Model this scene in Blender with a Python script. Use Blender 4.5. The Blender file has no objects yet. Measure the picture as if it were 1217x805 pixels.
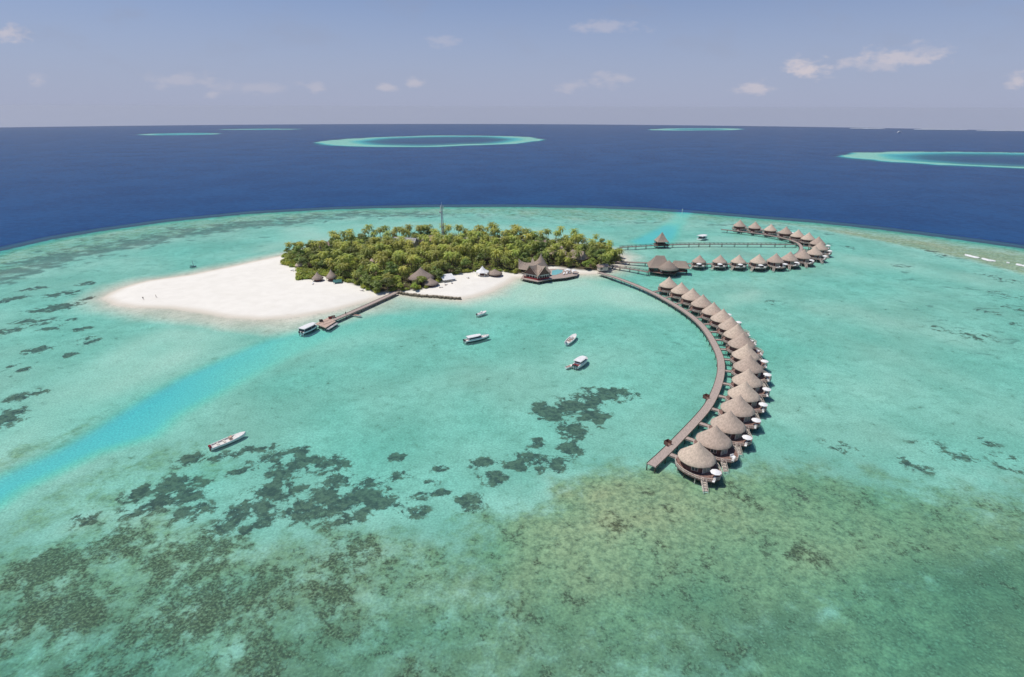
import bpy, math, random
import numpy as np
from mathutils import Vector, Matrix
R = math.radians
rnd = random.Random(7)
sc = bpy.context.scene
COL = sc.collection

# ------------------------------------------------------------------ camera
W0, H0, F0 = 1217.0, 805.0, 675.0
HCAM, PITCH, ROLL = 95.0, math.atan((402.5 - 128.0) / 675.0), R(0.19)
cam = bpy.data.cameras.new('camera'); cam_o = bpy.data.objects.new('camera', cam); COL.objects.link(cam_o)
cam.sensor_fit = 'HORIZONTAL'; cam.sensor_width = 36.0; cam.lens = 36.0 * F0 / W0
cam.clip_start = 1.0; cam.clip_end = 60000.0
fw = Vector((0, math.cos(PITCH), -math.sin(PITCH))); up0 = Vector((0, math.sin(PITCH), math.cos(PITCH))); rt0 = Vector((1, 0, 0))
rt = rt0 * math.cos(ROLL) + up0 * math.sin(ROLL); upv = up0 * math.cos(ROLL) - rt0 * math.sin(ROLL)
M3 = Matrix((rt, upv, -fw)).transposed()
cam_o.matrix_world = Matrix.Translation((0, 0, HCAM)) @ M3.to_4x4()
sc.camera = cam_o

# ------------------------------------------------------------------ light
SUN_EL, SUN_AZ = R(66), R(-85)          # azimuth measured from +Y towards +X
to_sun = Vector((math.sin(SUN_AZ) * math.cos(SUN_EL), math.cos(SUN_AZ) * math.cos(SUN_EL), math.sin(SUN_EL)))
sun = bpy.data.lights.new('sun', 'SUN'); sun.energy = 3.6; sun.angle = R(0.5); sun.color = (1.0, 0.95, 0.87)
sun_o = bpy.data.objects.new('sun', sun); COL.objects.link(sun_o)
sun_o.rotation_euler = (-to_sun).to_track_quat('-Z', 'Y').to_euler()
sc.view_settings.view_transform = 'Standard'; sc.view_settings.look = 'None'
sc.view_settings.exposure = 0.0; sc.view_settings.gamma = 1.0
sc.view_settings.use_curve_mapping = False

def node(nt, typ, **kw):
    n = nt.nodes.new(typ)
    for k, v in kw.items():
        if k.startswith('i_'):
            key = k[2:]
            key = int(key) if key.isdigit() else key.replace('_', ' ')
            n.inputs[key].default_value = v
        else:
            setattr(n, k, v)
    return n
def math_n(nt, op, a, b=None, c=None, clamp=False):
    n = nt.nodes.new('ShaderNodeMath'); n.operation = op; n.use_clamp = clamp
    for i, v in enumerate((a, b, c)):
        if v is None: continue
        if isinstance(v, (int, float)): n.inputs[i].default_value = v
        else: nt.links.new(v, n.inputs[i])
    return n.outputs[0]
def mixc(nt, fac, a, b, blend='MIX'):
    n = nt.nodes.new('ShaderNodeMix'); n.data_type = 'RGBA'; n.blend_type = blend; n.clamp_factor = True
    for i, v in ((0, fac), (6, a), (7, b)):
        if isinstance(v, (int, float)): n.inputs[i].default_value = v
        elif isinstance(v, tuple): n.inputs[i].default_value = (*v, 1) if len(v) == 3 else v
        else: nt.links.new(v, n.inputs[i])
    return n.outputs[2]
def maprange(nt, v, a, b, c=0.0, d=1.0, smooth=True):
    n = nt.nodes.new('ShaderNodeMapRange'); n.interpolation_type = 'SMOOTHSTEP' if smooth else 'LINEAR'
    nt.links.new(v, n.inputs[0])
    for i, x in ((1, a), (2, b), (3, c), (4, d)): n.inputs[i].default_value = x
    return n.outputs[0]
def noise_n(nt, vec, scale, detail=4.0, rough=0.55, dist=0.0):
    n = node(nt, 'ShaderNodeTexNoise'); n.inputs['Scale'].default_value = scale
    n.inputs['Detail'].default_value = detail; n.inputs['Roughness'].default_value = rough; n.inputs['Distortion'].default_value = dist
    if vec is not None: nt.links.new(vec, n.inputs['Vector'])
    return n.outputs[0]

world = bpy.data.worlds.new('World'); sc.world = world; world.use_nodes = True
wt = world.node_tree; wt.nodes.clear()
sky = node(wt, 'ShaderNodeTexSky', sky_type='NISHITA', sun_disc=False, sun_elevation=SUN_EL, sun_rotation=SUN_AZ,
           altitude=90.0, air_density=0.8, dust_density=0.1, ozone_density=3.0)
skyc = mixc(wt, 1.0, sky.outputs[0], (0.80, 0.92, 1.10), 'MULTIPLY')
# haze layer of the marine air: lavender towards the horizon
tc0 = node(wt, 'ShaderNodeTexCoord'); sp0 = node(wt, 'ShaderNodeSeparateXYZ'); wt.links.new(tc0.outputs['Generated'], sp0.inputs[0])
skyc = mixc(wt, maprange(wt, sp0.outputs[2], -.02, .30, .95, .0), skyc, (4.28, 4.70, 6.50))
# clouds low over the horizon: masks by direction (u = x/y, v = z/y) broken up by noise
tc = node(wt, 'ShaderNodeTexCoord'); sep = node(wt, 'ShaderNodeSeparateXYZ'); wt.links.new(tc.outputs['Generated'], sep.inputs[0])
yy = math_n(wt, 'MAXIMUM', sep.outputs[1], 0.02)
u_ = math_n(wt, 'DIVIDE', sep.outputs[0], yy); v_ = math_n(wt, 'DIVIDE', sep.outputs[2], yy)
uv = node(wt, 'ShaderNodeCombineXYZ'); wt.links.new(u_, uv.inputs[0]); wt.links.new(v_, uv.inputs[1])
mp = node(wt, 'ShaderNodeMapping'); mp.inputs['Scale'].default_value = (1, 2.4, 1); wt.links.new(uv.outputs[0], mp.inputs[0])
cn = noise_n(wt, mp.outputs[0], 26.0, 6.0, 0.6)
cn2 = noise_n(wt, mp.outputs[0], 7.0, 5.0, 0.55)
def sky_uv(px, py):
    d = fw * F0 + rt * (px - W0 / 2) + upv * (H0 / 2 - py)
    return d.x / d.y, d.z / d.y
clouds = [  # photograph position, half sizes, strength
    (961, 82, 26, 11, 1.0), (897, 103, 22, 7, .7), (1005, 76, 13, 7, .6), (1075, 67, 48, 10, .75), (1100, 60, 34, 7, .5), (1040, 78, 30, 6, .5),
    (1210, 97, 16, 9, .7), (10, 40, 26, 8, .7), (45, 95, 14, 7, .5), (720, 33, 40, 7, .4), (495, 99, 14, 6, .5), (458, 103, 14, 6, .5),
    (378, 104, 12, 6, .35), (725, 95, 26, 8, .4), (680, 102, 20, 7, .35), (210, 95, 45, 8, .3), (300, 104, 60, 7, .25), (525, 50, 22, 6, .3), (250, 112, 10, 4, .35)]
acc = None
for (cx, cy, a, b, s) in clouds:
    u0, v0 = sky_uv(cx, cy)
    du = math_n(wt, 'DIVIDE', math_n(wt, 'SUBTRACT', u_, u0), a / F0 * 1.35)
    dv = math_n(wt, 'DIVIDE', math_n(wt, 'SUBTRACT', v_, v0), b / F0 * 1.45)
    q = math_n(wt, 'ADD', math_n(wt, 'MULTIPLY', du, du), math_n(wt, 'MULTIPLY', dv, dv))
    m = math_n(wt, 'SUBTRACT', 1.0, math_n(wt, 'SQRT', q))
    m = math_n(wt, 'ADD', m, math_n(wt, 'MULTIPLY', math_n(wt, 'SUBTRACT', cn, 0.52), 2.6))
    m = math_n(wt, 'MULTIPLY', maprange(wt, m, 0.1, 0.95), s)
    g = maprange(wt, q, 0.7, 1.6, 1.0, 0.0)
    m = math_n(wt, 'MULTIPLY', m, g)
    acc = m if acc is None else math_n(wt, 'MAXIMUM', acc, m)
# thin layer of faint grey cloud low down
lay = math_n(wt, 'MULTIPLY', maprange(wt, cn2, 0.48, 0.72), math_n(wt, 'MULTIPLY', maprange(wt, v_, -0.02, 0.14), maprange(wt, v_, 0.13, 0.26, 1.0, 0.0)))
skyc = mixc(wt, math_n(wt, 'MULTIPLY', lay, 0.22), skyc, (3.6, 3.85, 4.9))
skyc = mixc(wt, math_n(wt, 'MULTIPLY', acc, 0.70), skyc, (8.2, 7.3, 7.5))
bg = node(wt, 'ShaderNodeBackground'); bg.inputs[1].default_value = 0.085
wt.links.new(skyc, bg.inputs[0]); wo = node(wt, 'ShaderNodeOutputWorld'); wt.links.new(bg.outputs[0], wo.inputs[0])

# ------------------------------------------------------------------ positions
RC, R0C = 243800.0, 700.0
def zc(r):
    return -max(r - R0C, 0.0) ** 2 / (2 * RC)
def zc_np(r):
    return -np.maximum(r - R0C, 0.0) ** 2 / (2 * RC)
def at(px, py, z=0.0):
    """the point z above the sea that the photograph shows at pixel px, py"""
    d = fw * F0 + rt * (px - W0 / 2) + upv * (H0 / 2 - py)
    zz = z
    for _ in range(60):
        t = (HCAM - zz) / -d.z
        p = Vector((d.x * t, d.y * t, zz))
        nz = z + zc(math.hypot(p.x, p.y))
        if abs(nz - zz) < 1e-4: break
        zz = zz + (nz - zz) * 0.7
    return p
def P2(pts, z=0.0):
    return np.array([at(x, y, z)[:2] for x, y in pts])
def zdepth(px, py):
    p = at(px, py); return (Vector((p.x, p.y, p.z - HCAM))).dot(fw)

# ------------------------------------------------------------------ mesh helpers
class MB:
    def __init__(s): s.v = []; s.f = []; s.m = []; s.sm = []
    def add(s, vs, fs, mi=0, smooth=False):
        o = len(s.v); s.v += [tuple(v) for v in vs]
        for f in fs: s.f.append(tuple(i + o for i in f)); s.m.append(mi); s.sm.append(smooth)
    def box(s, c, d, rz=0.0, mi=0):
        ca, sa = math.cos(rz), math.sin(rz); vs = []
        for z in (-.5, .5):
            for x, y in ((-.5, -.5), (.5, -.5), (.5, .5), (-.5, .5)):
                X, Y = x * d[0], y * d[1]
                vs.append((c[0] + X * ca - Y * sa, c[1] + X * sa + Y * ca, c[2] + z * d[2]))
        s.add(vs, [(3, 2, 1, 0), (4, 5, 6, 7), (0, 1, 5, 4), (1, 2, 6, 5), (2, 3, 7, 6), (3, 0, 4, 7)], mi)
    def prism(s, pts, z0, z1, mi=0):
        n = len(pts)
        vs = [(p[0], p[1], z0) for p in pts] + [(p[0], p[1], z1) for p in pts]
        s.add(vs, [tuple(range(n - 1, -1, -1)), tuple(range(n, 2 * n))] + [(i, (i + 1) % n, n + (i + 1) % n, n + i) for i in range(n)], mi)
    def tube(s, a, b, r0, r1=None, n=6, mi=0, smooth=True):
        r1 = r0 if r1 is None else r1
        a, b = Vector(a), Vector(b); d = (b - a).normalized()
        x = d.orthogonal().normalized(); y = d.cross(x); vs = []
        for c, r in ((a, r0), (b, r1)):
            for i in range(n):
                t = 2 * math.pi * i / n; vs.append(c + x * r * math.cos(t) + y * r * math.sin(t))
        s.add(vs, [(i, (i + 1) % n, n + (i + 1) % n, n + i) for i in range(n)], mi, smooth)
        s.add(vs[:n], [tuple(range(n - 1, -1, -1))], mi); s.add(vs[n:], [tuple(range(n))], mi)
    def path(s, pts, rs, n=6, mi=0):
        for i in range(len(pts) - 1): s.tube(pts[i], pts[i + 1], rs[i], rs[i + 1], n, mi)
    def lathe(s, prof, n=24, mi=0, c=(0, 0), wob=None, smooth=True):
        vs = []
        for k, (r, z) in enumerate(prof):
            for i in range(n):
                t = 2 * math.pi * i / n; w = 1.0 if wob is None else wob(k, i)
                vs.append((c[0] + r * w * math.cos(t), c[1] + r * w * math.sin(t), z))
        fs = []
        for k in range(len(prof) - 1):
            for i in range(n):
                j = (i + 1) % n; fs.append((k * n + i, k * n + j, (k + 1) * n + j, (k + 1) * n + i))
        s.add(vs, fs, mi, smooth)
    def quad(s, a, b, c, d, mi=0): s.add((a, b, c, d), [(0, 1, 2, 3)], mi)
    def mesh(s, name, mats):
        me = bpy.data.meshes.new(name); me.from_pydata(s.v, [], s.f)
        for m in (mats if isinstance(mats, (list, tuple)) else [mats]): me.materials.append(m)
        me.polygons.foreach_set('material_index', s.m); me.polygons.foreach_set('use_smooth', s.sm)
        me.update(); return me
    def build(s, name, mats, parent=None, loc=None, rz=0.0):
        return link(name, s.mesh(name, mats), parent, loc, rz)
def link(name, me, parent=None, loc=None, rz=0.0):
    o = bpy.data.objects.new(name, me); COL.objects.link(o)
    if parent is not None: o.parent = parent
    if loc is not None: o.location = loc
    if rz: o.rotation_euler = (0, 0, rz)
    return o
def tag(o, label=None, cat=None, group=None, kind=None):
    for k, v in (('label', label), ('category', cat), ('group', group), ('kind', kind)):
        if v: o[k] = v
    return o
def thing(name, label, cat, loc=(0, 0, 0), rz=0.0, group=None):
    o = bpy.data.objects.new(name, None); COL.objects.link(o); o.location = loc; o.rotation_euler = (0, 0, rz)
    o.empty_display_size = .2
    return tag(o, label, cat, group)
def copy_tree(o, parent=None):
    c = o.copy(); COL.objects.link(c)
    if parent is not None: c.parent = parent
    for ch in list(KIDS.get(o.name, [])): copy_tree(ch, c)
    return c
KIDS = {}
def freeze(o):
    """remember the parts of a thing for copying"""
    KIDS[o.name] = list(o.children)
    for c in o.children: freeze(c)
ORD = ['first', 'second', 'third', 'fourth', 'fifth', 'sixth', 'seventh', 'eighth', 'ninth', 'tenth', 'eleventh', 'twelfth',
       'thirteenth', 'fourteenth', 'fifteenth', 'sixteenth', 'seventeenth', 'eighteenth']

# ------------------------------------------------------------------ materials
def new_mat(name):
    m = bpy.data.materials.new(name); m.use_nodes = True; nt = m.node_tree; nt.nodes.clear()
    return m, nt, node(nt, 'ShaderNodeOutputMaterial')
def plain(name, col, rough=.7, scale=1.5, amt=.18, spec=.3, col2=None, rand=0.0, bump=0.0, stretch=None, metal=0.0):
    """noise-broken colour on a principled surface"""
    m, nt, out = new_mat(name)
    b = node(nt, 'ShaderNodeBsdfPrincipled'); b.inputs['Roughness'].default_value = rough
    b.inputs['Specular IOR Level'].default_value = spec; b.inputs['Metallic'].default_value = metal
    t = node(nt, 'ShaderNodeTexCoord'); vec = t.outputs['Object']
    if stretch:
        mp = node(nt, 'ShaderNodeMapping'); mp.inputs['Scale'].default_value = stretch; nt.links.new(vec, mp.inputs[0]); vec = mp.outputs[0]
    n1 = noise_n(nt, vec, scale, 5.0, .65)
    c2 = col2 or tuple(x * (1 - amt * 2.2) for x in col)
    c1 = col if col2 else tuple(min(1, x * (1 + amt)) for x in col)
    c = mixc(nt, maprange(nt, n1, .32, .68), c1, c2)
    if rand:
        oi = node(nt, 'ShaderNodeObjectInfo')
        hs = node(nt, 'ShaderNodeHueSaturation'); nt.links.new(c, hs.inputs['Color'])
        nt.links.new(maprange(nt, oi.outputs['Random'], 0, 1, 1 - rand, 1 + rand, False), hs.inputs['Value'])
        nt.links.new(maprange(nt, oi.outputs['Random'], 0, 1, .5 - .03 * rand, .5 + .05 * rand, False), hs.inputs['Hue'])
        c = hs.outputs[0]
    nt.links.new(c, b.inputs['Base Color'])
    if bump:
        bp = node(nt, 'ShaderNodeBump'); bp.inputs['Strength'].default_value = bump; bp.inputs['Distance'].default_value = .08
        nt.links.new(n1, bp.inputs['Height']); nt.links.new(bp.outputs[0], b.inputs['Normal'])
    nt.links.new(b.outputs[0], out.inputs[0]); return m
def leafy(name, col, col2, scale=.9, rand=.28, trans=.3):
    m, nt, out = new_mat(name)
    g = node(nt, 'ShaderNodeNewGeometry')
    n1 = noise_n(nt, g.outputs['Position'], scale, 3.0, .6)
    c = mixc(nt, maprange(nt, n1, .3, .7), col, col2)
    c = mixc(nt, math_n(nt, 'MULTIPLY', g.outputs['Random Per Island'], .45), c, tuple(x * .62 for x in col))
    oi = node(nt, 'ShaderNodeObjectInfo'); hs = node(nt, 'ShaderNodeHueSaturation'); nt.links.new(c, hs.inputs['Color'])
    nt.links.new(maprange(nt, oi.outputs['Random'], 0, 1, 1 - rand, 1 + rand, False), hs.inputs['Value'])
    rr = math_n(nt, 'FRACT', math_n(nt, 'MULTIPLY', oi.outputs['Random'], 7.31))
    nt.links.new(maprange(nt, rr, 0, 1, .478, .522, False), hs.inputs['Hue'])
    d = node(nt, 'ShaderNodeBsdfDiffuse'); tr = node(nt, 'ShaderNodeBsdfTranslucent'); gl = node(nt, 'ShaderNodeBsdfGlossy')
    gl.inputs['Roughness'].default_value = .45
    for x in (d, tr): nt.links.new(hs.outputs[0], x.inputs[0])
    ms = node(nt, 'ShaderNodeMixShader'); ms.inputs[0].default_value = trans
    nt.links.new(d.outputs[0], ms.inputs[1]); nt.links.new(tr.outputs[0], ms.inputs[2])
    m2 = node(nt, 'ShaderNodeMixShader'); m2.inputs[0].default_value = .04
    nt.links.new(ms.outputs[0], m2.inputs[1]); nt.links.new(gl.outputs[0], m2.inputs[2])
    nt.links.new(m2.outputs[0], out.inputs[0]); return m

M = {}
M['thatch'] = plain('thatch', (.56, .44, .355), .95, 1.1, .10, .05, rand=.14, bump=.35, stretch=(1.6, 1.6, .7))
M['thatch_grey'] = plain('thatch_grey', (.42, .335, .275), .95, 1.6, .2, .05, rand=.12, bump=.6, stretch=(2.5, 2.5, .8))
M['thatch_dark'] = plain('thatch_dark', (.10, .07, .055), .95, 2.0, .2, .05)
M['wood_dark'] = plain('wood_dark', (.20, .105, .085), .75, 2.0, .25, .2, stretch=(1, 1, 4))
M['deck'] = plain('deck', (.45, .365, .32), .85, 1.2, .09, .15, rand=.06, stretch=(2.5, .6, 1))
M['deck_red'] = plain('deck_red', (.27, .17, .145), .85, 1.2, .2, .15)
M['rail'] = plain('rail', (.78, .67, .58), .85, 2.0, .15, .15)
M['pile'] = plain('pile', (.12, .095, .08), .9, 1.5, .25, .1)
M['white'] = plain('white', (.86, .85, .83), .45, 1.2, .05, .4)
M['canvas'] = plain('canvas', (.86, .85, .83), .85, 1.5, .05, .1)
M['cream'] = plain('cream', (.66, .60, .52), .7, 1.0, .1, .2)
M['glass'] = plain('glass', (.07, .10, .10), .12, 1.0, .2, .6)
M['curtain'] = plain('curtain', (.42, .45, .37), .7, 4.0, .25, .3)
M['navy'] = plain('navy', (.025, .03, .06), .35, 1.0, .2, .5)
M['black'] = plain('black', (.03, .03, .032), .45, 2.0, .2, .4)
M['red'] = plain('red', (.35, .045, .05), .6, 2.0, .2, .3)
M['tan'] = plain('tan', (.62, .45, .36), .75, 2.0, .2, .2)
M['boatdeck'] = plain('boatdeck', (.78, .76, .72), .6, 2.0, .1, .3)
M['metal'] = plain('metal', (.34, .39, .46), .5, 1.0, .2, .5)
M['stone'] = plain('stone', (.27, .23, .17), .95, .8, .3, .1, bump=.8)
M['roofpink'] = plain('roofpink', (.44, .33, .27), .85, .8, .15, .2)
M['roofgrey'] = plain('roofgrey', (.42, .41, .41), .7, .5, .16, .3)
M['tarp'] = plain('tarp', (.03, .16, .15), .6, 1.5, .2, .3)
M['pool'] = plain('pool', (.22, .56, .62), .1, .8, .06, .5)
M['trunk'] = plain('trunk', (.22, .18, .14), .9, 2.0, .25, .1)
M['skin'] = plain('skin', (.30, .17, .11), .6, 4.0, .1, .3)
M['cloth'] = plain('cloth', (.05, .05, .07), .9, 4.0, .3, .1)
M['mast'] = plain('mast', (.52, .57, .64), .5, 1.0, .15, .4)
M['frond'] = leafy('frond', (.58, .58, .105), (.37, .45, .09), .35, .30, .38)
M['frond_dry'] = leafy('frond_dry', (.46, .33, .12), (.32, .24, .09), .8, .2)
M['leaf'] = leafy('leaf', (.32, .39, .085), (.20, .27, .065), .5, .3, .35)
M['shrub'] = leafy('shrub', (.46, .52, .07), (.33, .41, .065), .7, .25)
M['under'] = leafy('under', (.42, .43, .085), (.26, .31, .07), .25, .2)

# ------------------------------------------------------------------ outlines of the place
reef_px = [(-420, 470), (-250, 383), (-100, 325), (0, 296), (60, 282.5), (120, 272.5), (200, 261.5), (300, 252), (400, 247), (500, 244.5), (600, 244), (700, 245.5), (760, 247.5),
           (820, 251), (880, 256), (960, 262), (1040, 270), (1120, 280), (1217, 293), (1300, 307), (1420, 333), (1600, 390)]
reef = P2(reef_px)
reef_poly = np.vstack([reef, [(700, -200), (300, -420), (-300, -420), (-620, 0)]])
flat_in = P2([(-250, 460), (-100, 378), (0, 338), (100, 310), (200, 288), (300, 273), (420, 260), (560, 258), (640, 263), (700, 268), (760, 268), (820, 266), (880, 270),
              (960, 274), (1040, 287), (1100, 300), (1160, 318), (1217, 330), (1300, 350), (1450, 400)])
land_px = [(120.7, 355), (129, 349), (144, 342.5), (160, 337.5), (177, 333.5), (227, 326.5), (266, 318.5), (307, 309.6), (334, 304), (352, 299), (380, 293), (440, 286), (520, 282.5), (600, 283), (670, 288),
           (720, 296), (742, 305), (743, 315), (735, 319), (728, 322), (712, 325.5), (690, 326.5), (670, 327), (640, 329.5), (614, 331), (604, 337), (585, 347), (565, 353), (549, 356.6), (530, 355), (500, 353),
           (472, 350.5), (462, 352), (448, 356), (425, 362), (395, 370), (350, 377.5), (310, 380.5), (270, 378), (235, 371.5), (200, 367), (160, 366), (135, 362.5)]
land = P2(land_px)
veg_px = [(336, 304), (340, 309), (334, 317), (345, 318.5), (356, 322), (355, 335), (373, 334), (384, 328), (390, 333), (398, 338), (408, 337), (421, 341), (431.5, 344), (448, 349.5), (457, 348.5), (470, 347.5), (500, 346),
          (514, 343.5), (520, 338), (528, 331), (548, 327.5), (565, 325.5), (600, 325), (618, 327), (640, 324), (655, 319), (674, 321), (690, 322.5), (712, 323), (723, 322.5), (729, 315.5), (741, 313), (740, 307),
          (720, 297.5), (670, 289.5), (600, 284.5), (520, 284), (440, 287.5), (380, 294), (352, 300)]
veg = P2(veg_px)

def sdf(poly, X, Y, closed=True):
    """signed distance, positive inside (unsigned along an open line)"""
    n = len(poly); best = np.full(X.shape, 1e18); ins = np.zeros(X.shape, bool)
    for i in range(n if closed else n - 1):
        ax, ay = poly[i]; bx, by = poly[(i + 1) % n]
        dx, dy = bx - ax, by - ay; L = dx * dx + dy * dy + 1e-9
        t = np.clip(((X - ax) * dx + (Y - ay) * dy) / L, 0, 1)
        best = np.minimum(best, (X - ax - t * dx) ** 2 + (Y - ay - t * dy) ** 2)
        if closed and abs(dy) > 1e-9:
            ins ^= ((ay > Y) != (by > Y)) & (X < ax + dx * (Y - ay) / dy)
    d = np.sqrt(best)
    return np.where(ins, d, -d) if closed else d
def inside(poly, x, y):
    return float(sdf(poly, np.array([x]), np.array([y]))[0])
rs = np.random.RandomState(3)
def vnoise(X, Y, wl, seed, octs=3):
    """smooth random field about -1..1 from sums of sine waves"""
    r = np.random.RandomState(seed); out = np.zeros_like(X); amp = 1.0; tot = 0
    for o in range(octs):
        for k in range(5):
            a = r.uniform(0, 2 * math.pi); ph = r.uniform(0, 6.28); w = wl / (2 ** o) * r.uniform(.7, 1.4)
            out += amp * np.sin((X * math.cos(a) + Y * math.sin(a)) * 2 * math.pi / w + ph)
        tot += amp * 2.2; amp *= .6
    return out / tot
def sstep(x, a, b):
    t = np.clip((x - a) / (b - a), 0, 1); return t * t * (3 - 2 * t)

# ------------------------------------------------------------------ sea floor and water
rad = np.concatenate([[0, 25, 45], np.geomspace(58, 900, 640), np.geomspace(910, 8600, 300)])
ang = np.concatenate([np.linspace(-180, -58, 40)[:-1], np.linspace(-58, 58, 520), np.linspace(58, 180, 40)[1:-1]])
A = np.radians(ang); na, nr = len(A), len(rad)
RR, AA = np.meshgrid(rad, A, indexing='ij')
X = (RR * np.sin(AA)).ravel(); Y = (RR * np.cos(AA)).ravel(); Zs = zc_np(RR).ravel()
sd_reef = sdf(reef_poly, X, Y); near = np.hypot(X, Y) < 1200
sd_land = np.full(X.shape, -1e3); sd_land[near] = sdf(land, X[near], Y[near])
sd_flat = np.full(X.shape, 1e3); sd_flat[near] = sdf(np.vstack([flat_in, flat_in[::-1][:0]]), X[near], Y[near], False)
flat_poly = np.vstack([flat_in, [(700, -200), (300, -420), (-300, -420), (-620, 0)]])
s_in = np.full(X.shape, -1e3); s_in[near] = sdf(flat_poly, X[near], Y[near])      # >0 inside the lagoon
band = sstep(-s_in, -14, 14) * (sd_reef > -60)                                      # reef flat ring
d = 1.30 + .25 * vnoise(X, Y, 110, 11)
# deeper and paler reaches of the lagoon
def blob(pxs, soft):
    p = P2(pxs); out = np.full(X.shape, -1e3); out[near] = sdf(p, X[near], Y[near]); return sstep(out, -soft, soft)
def pline(pxs, halfw):
    """mask along a line of (px, py, half width in m)"""
    out = np.zeros(X.shape); pts = P2(pxs)
    dd = np.full(X.shape, 1e3); dd[near] = sdf(pts, X[near], Y[near], False)
    return 1 - sstep(dd, halfw * .55, halfw * 1.35)
chan = blob([(-300, 700), (-120, 622), (0, 564), (62, 537), (99, 517), (149, 487), (211, 450), (262, 427), (300, 410), (345, 394), (390, 388), (402, 396), (380, 408), (340, 426), (300, 447), (262, 467), (215, 492), (186, 517), (119, 537), (74, 559), (30, 579), (0, 599), (-100, 655), (-250, 740)], 4.5)
chan_edge = blob([(-300, 690), (-120, 612), (0, 554), (62, 528), (99, 509), (149, 480), (211, 443), (262, 420), (300, 404), (330, 397), (345, 432), (300, 454), (262, 475), (215, 501), (186, 526), (119, 545), (74, 566), (30, 587), (0, 608), (-100, 665), (-250, 750)], 3) * (1 - chan)
chan = np.maximum(chan, .55 * blob([(365, 395), (400, 385), (440, 372), (520, 368), (560, 366), (520, 380), (440, 395), (380, 410)], 9))
chan_n = blob([(748, 287), (780, 272), (800, 258), (807, 248), (823, 249), (815, 262), (806, 275), (800, 288), (790, 293), (760, 292)], 5)
pale = np.maximum.reduce([blob([(-50, 575), (60, 515), (160, 465), (250, 418), (290, 396), (200, 385), (120, 420), (20, 500), (-60, 545)], 10) * .6,
                          blob([(470, 352), (550, 358), (590, 350), (612, 334), (690, 329), (760, 345), (800, 372), (700, 362), (600, 368), (500, 362)], 12) * .95,
                          blob([(745, 292), (800, 296), (930, 294), (900, 282), (840, 280), (800, 290)], 10) * .55,
                          blob([(860, 350), (900, 345), (905, 358), (860, 366)], 6) * .6,
                          blob([(300, 300), (345, 270), (480, 262), (700, 272), (760, 290), (700, 285), (500, 275), (360, 290)], 10) * .6,
                          blob([(880, 285), (1000, 300), (1150, 325), (1217, 345), (1100, 330), (1000, 312), (930, 305)], 10) * .35])
d += 1.25 * chan * (1 - .62 * sstep(X, -130, -92)) + .55 * chan_n - .50 * pale
d = np.maximum(d, .70)
mid = blob([(480, 385), (620, 375), (760, 372), (840, 400), (845, 440), (820, 490), (640, 450), (520, 430), (420, 440), (380, 460), (330, 450), (420, 410)], 16)
d += .15 * mid
fore = blob([(-300, 690), (0, 640), (100, 612), (200, 602), (300, 622), (400, 628), (500, 618), (585, 612), (640, 590), (690, 558), (770, 545), (830, 560), (900, 548), (1000, 553), (1060, 565), (1120, 572), (1240, 578), (1500, 600),
             (1800, 900), (1300, 1400), (-200, 1400), (-900, 900)], 15)
fore = np.clip(fore + .35 * vnoise(X, Y, 22, 51) * fore * (1 - fore) * 4, 0, 1)
d = d * (1 - fore) + fore * (1.05 + .18 * vnoise(X, Y, 38, 5))
teal = blob([(900, 760), (1010, 700), (1120, 672), (1230, 640), (1500, 700), (1500, 1100), (900, 1100), (820, 850)], 9) + blob([(-200, 690), (40, 735), (200, 765), (330, 830), (300, 1000), (-400, 1000)], 8)
d += .3 * teal
tan_shoal = blob([(600, 610), (680, 565), (780, 552), (900, 560), (900, 600), (840, 650), (740, 680), (640, 670)], 12)  # shallower tan stretch of reef with less growth
d -= .42 * tan_shoal * fore
d = np.where(band > 0, d * (1 - band) + band * (1.15 + .25 * vnoise(X, Y, 40, 9)), d)
d = np.where(sd_reef < 24, d * sstep(sd_reef, 0, 24) + (1 - sstep(sd_reef, 0, 24)) * 3.2, d)
d = np.where(sd_reef > -3, d * (1 - chan_n) + chan_n * np.minimum(d + .4, 3.2), d)
d = np.where(sd_reef < 0, np.minimum(3.2 + (-sd_reef) * 1.1 + np.maximum(-sd_reef - 7, 0) * 4, 90), d)
crest = blob([(900, 262), (1040, 274), (1150, 288), (1230, 300), (1420, 345), (1420, 385), (1217, 326), (1150, 308), (1050, 287), (960, 270)], 7) * sstep(sd_reef, 6, 48)
d = d * (1 - .5 * crest)
# the far atolls: shallow rings in the deep sea
def atoll(left, top, bottom, width, inner, k=1.0):
    l, t, b = at(*left), at(*top), at(*bottom)
    c = (t + b) / 2; bv = (t - b) / 2; av = l - c
    det = av.x * bv.y - av.y * bv.x
    dx, dy = X - c.x, Y - c.y
    ca = (dx * bv.y - dy * bv.x) / det; cb = (-dx * av.y + dy * av.x) / det
    q = np.hypot(ca, cb); s = (1 - q) * min(av.xy.length, bv.xy.length)
    s = s + width * .25 * vnoise(X, Y, width * 3, 21)
    thick = width * (1 + k * np.clip(ca, 0, 1) ** 3)
    return np.where(s < 0, 1.8 - s * .9, np.where(s < thick, 1.2 + 1.5 * sstep(s, thick * .6, thick), 2.7 + np.minimum((s - thick) * .12, inner)))
for args in (((381, 168.6), (520, 161.2), (520, 174.2), 80, 16, 1.2), ((1004, 183.2), (1235, 182.0), (1235, 200.3), 42, 16, 1.2), ((165, 160.0), (215, 158.3), (215, 160.6), 40, 3, .2),
             ((772, 154.0), (830, 152.6), (830, 155.2), 120, 4, .2), ((262, 154.0), (310, 153.2), (310, 154.3), 80, 3, .2)):
    d = np.where(near & (sd_reef > -200), d, np.minimum(d, atoll(*args)))
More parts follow.
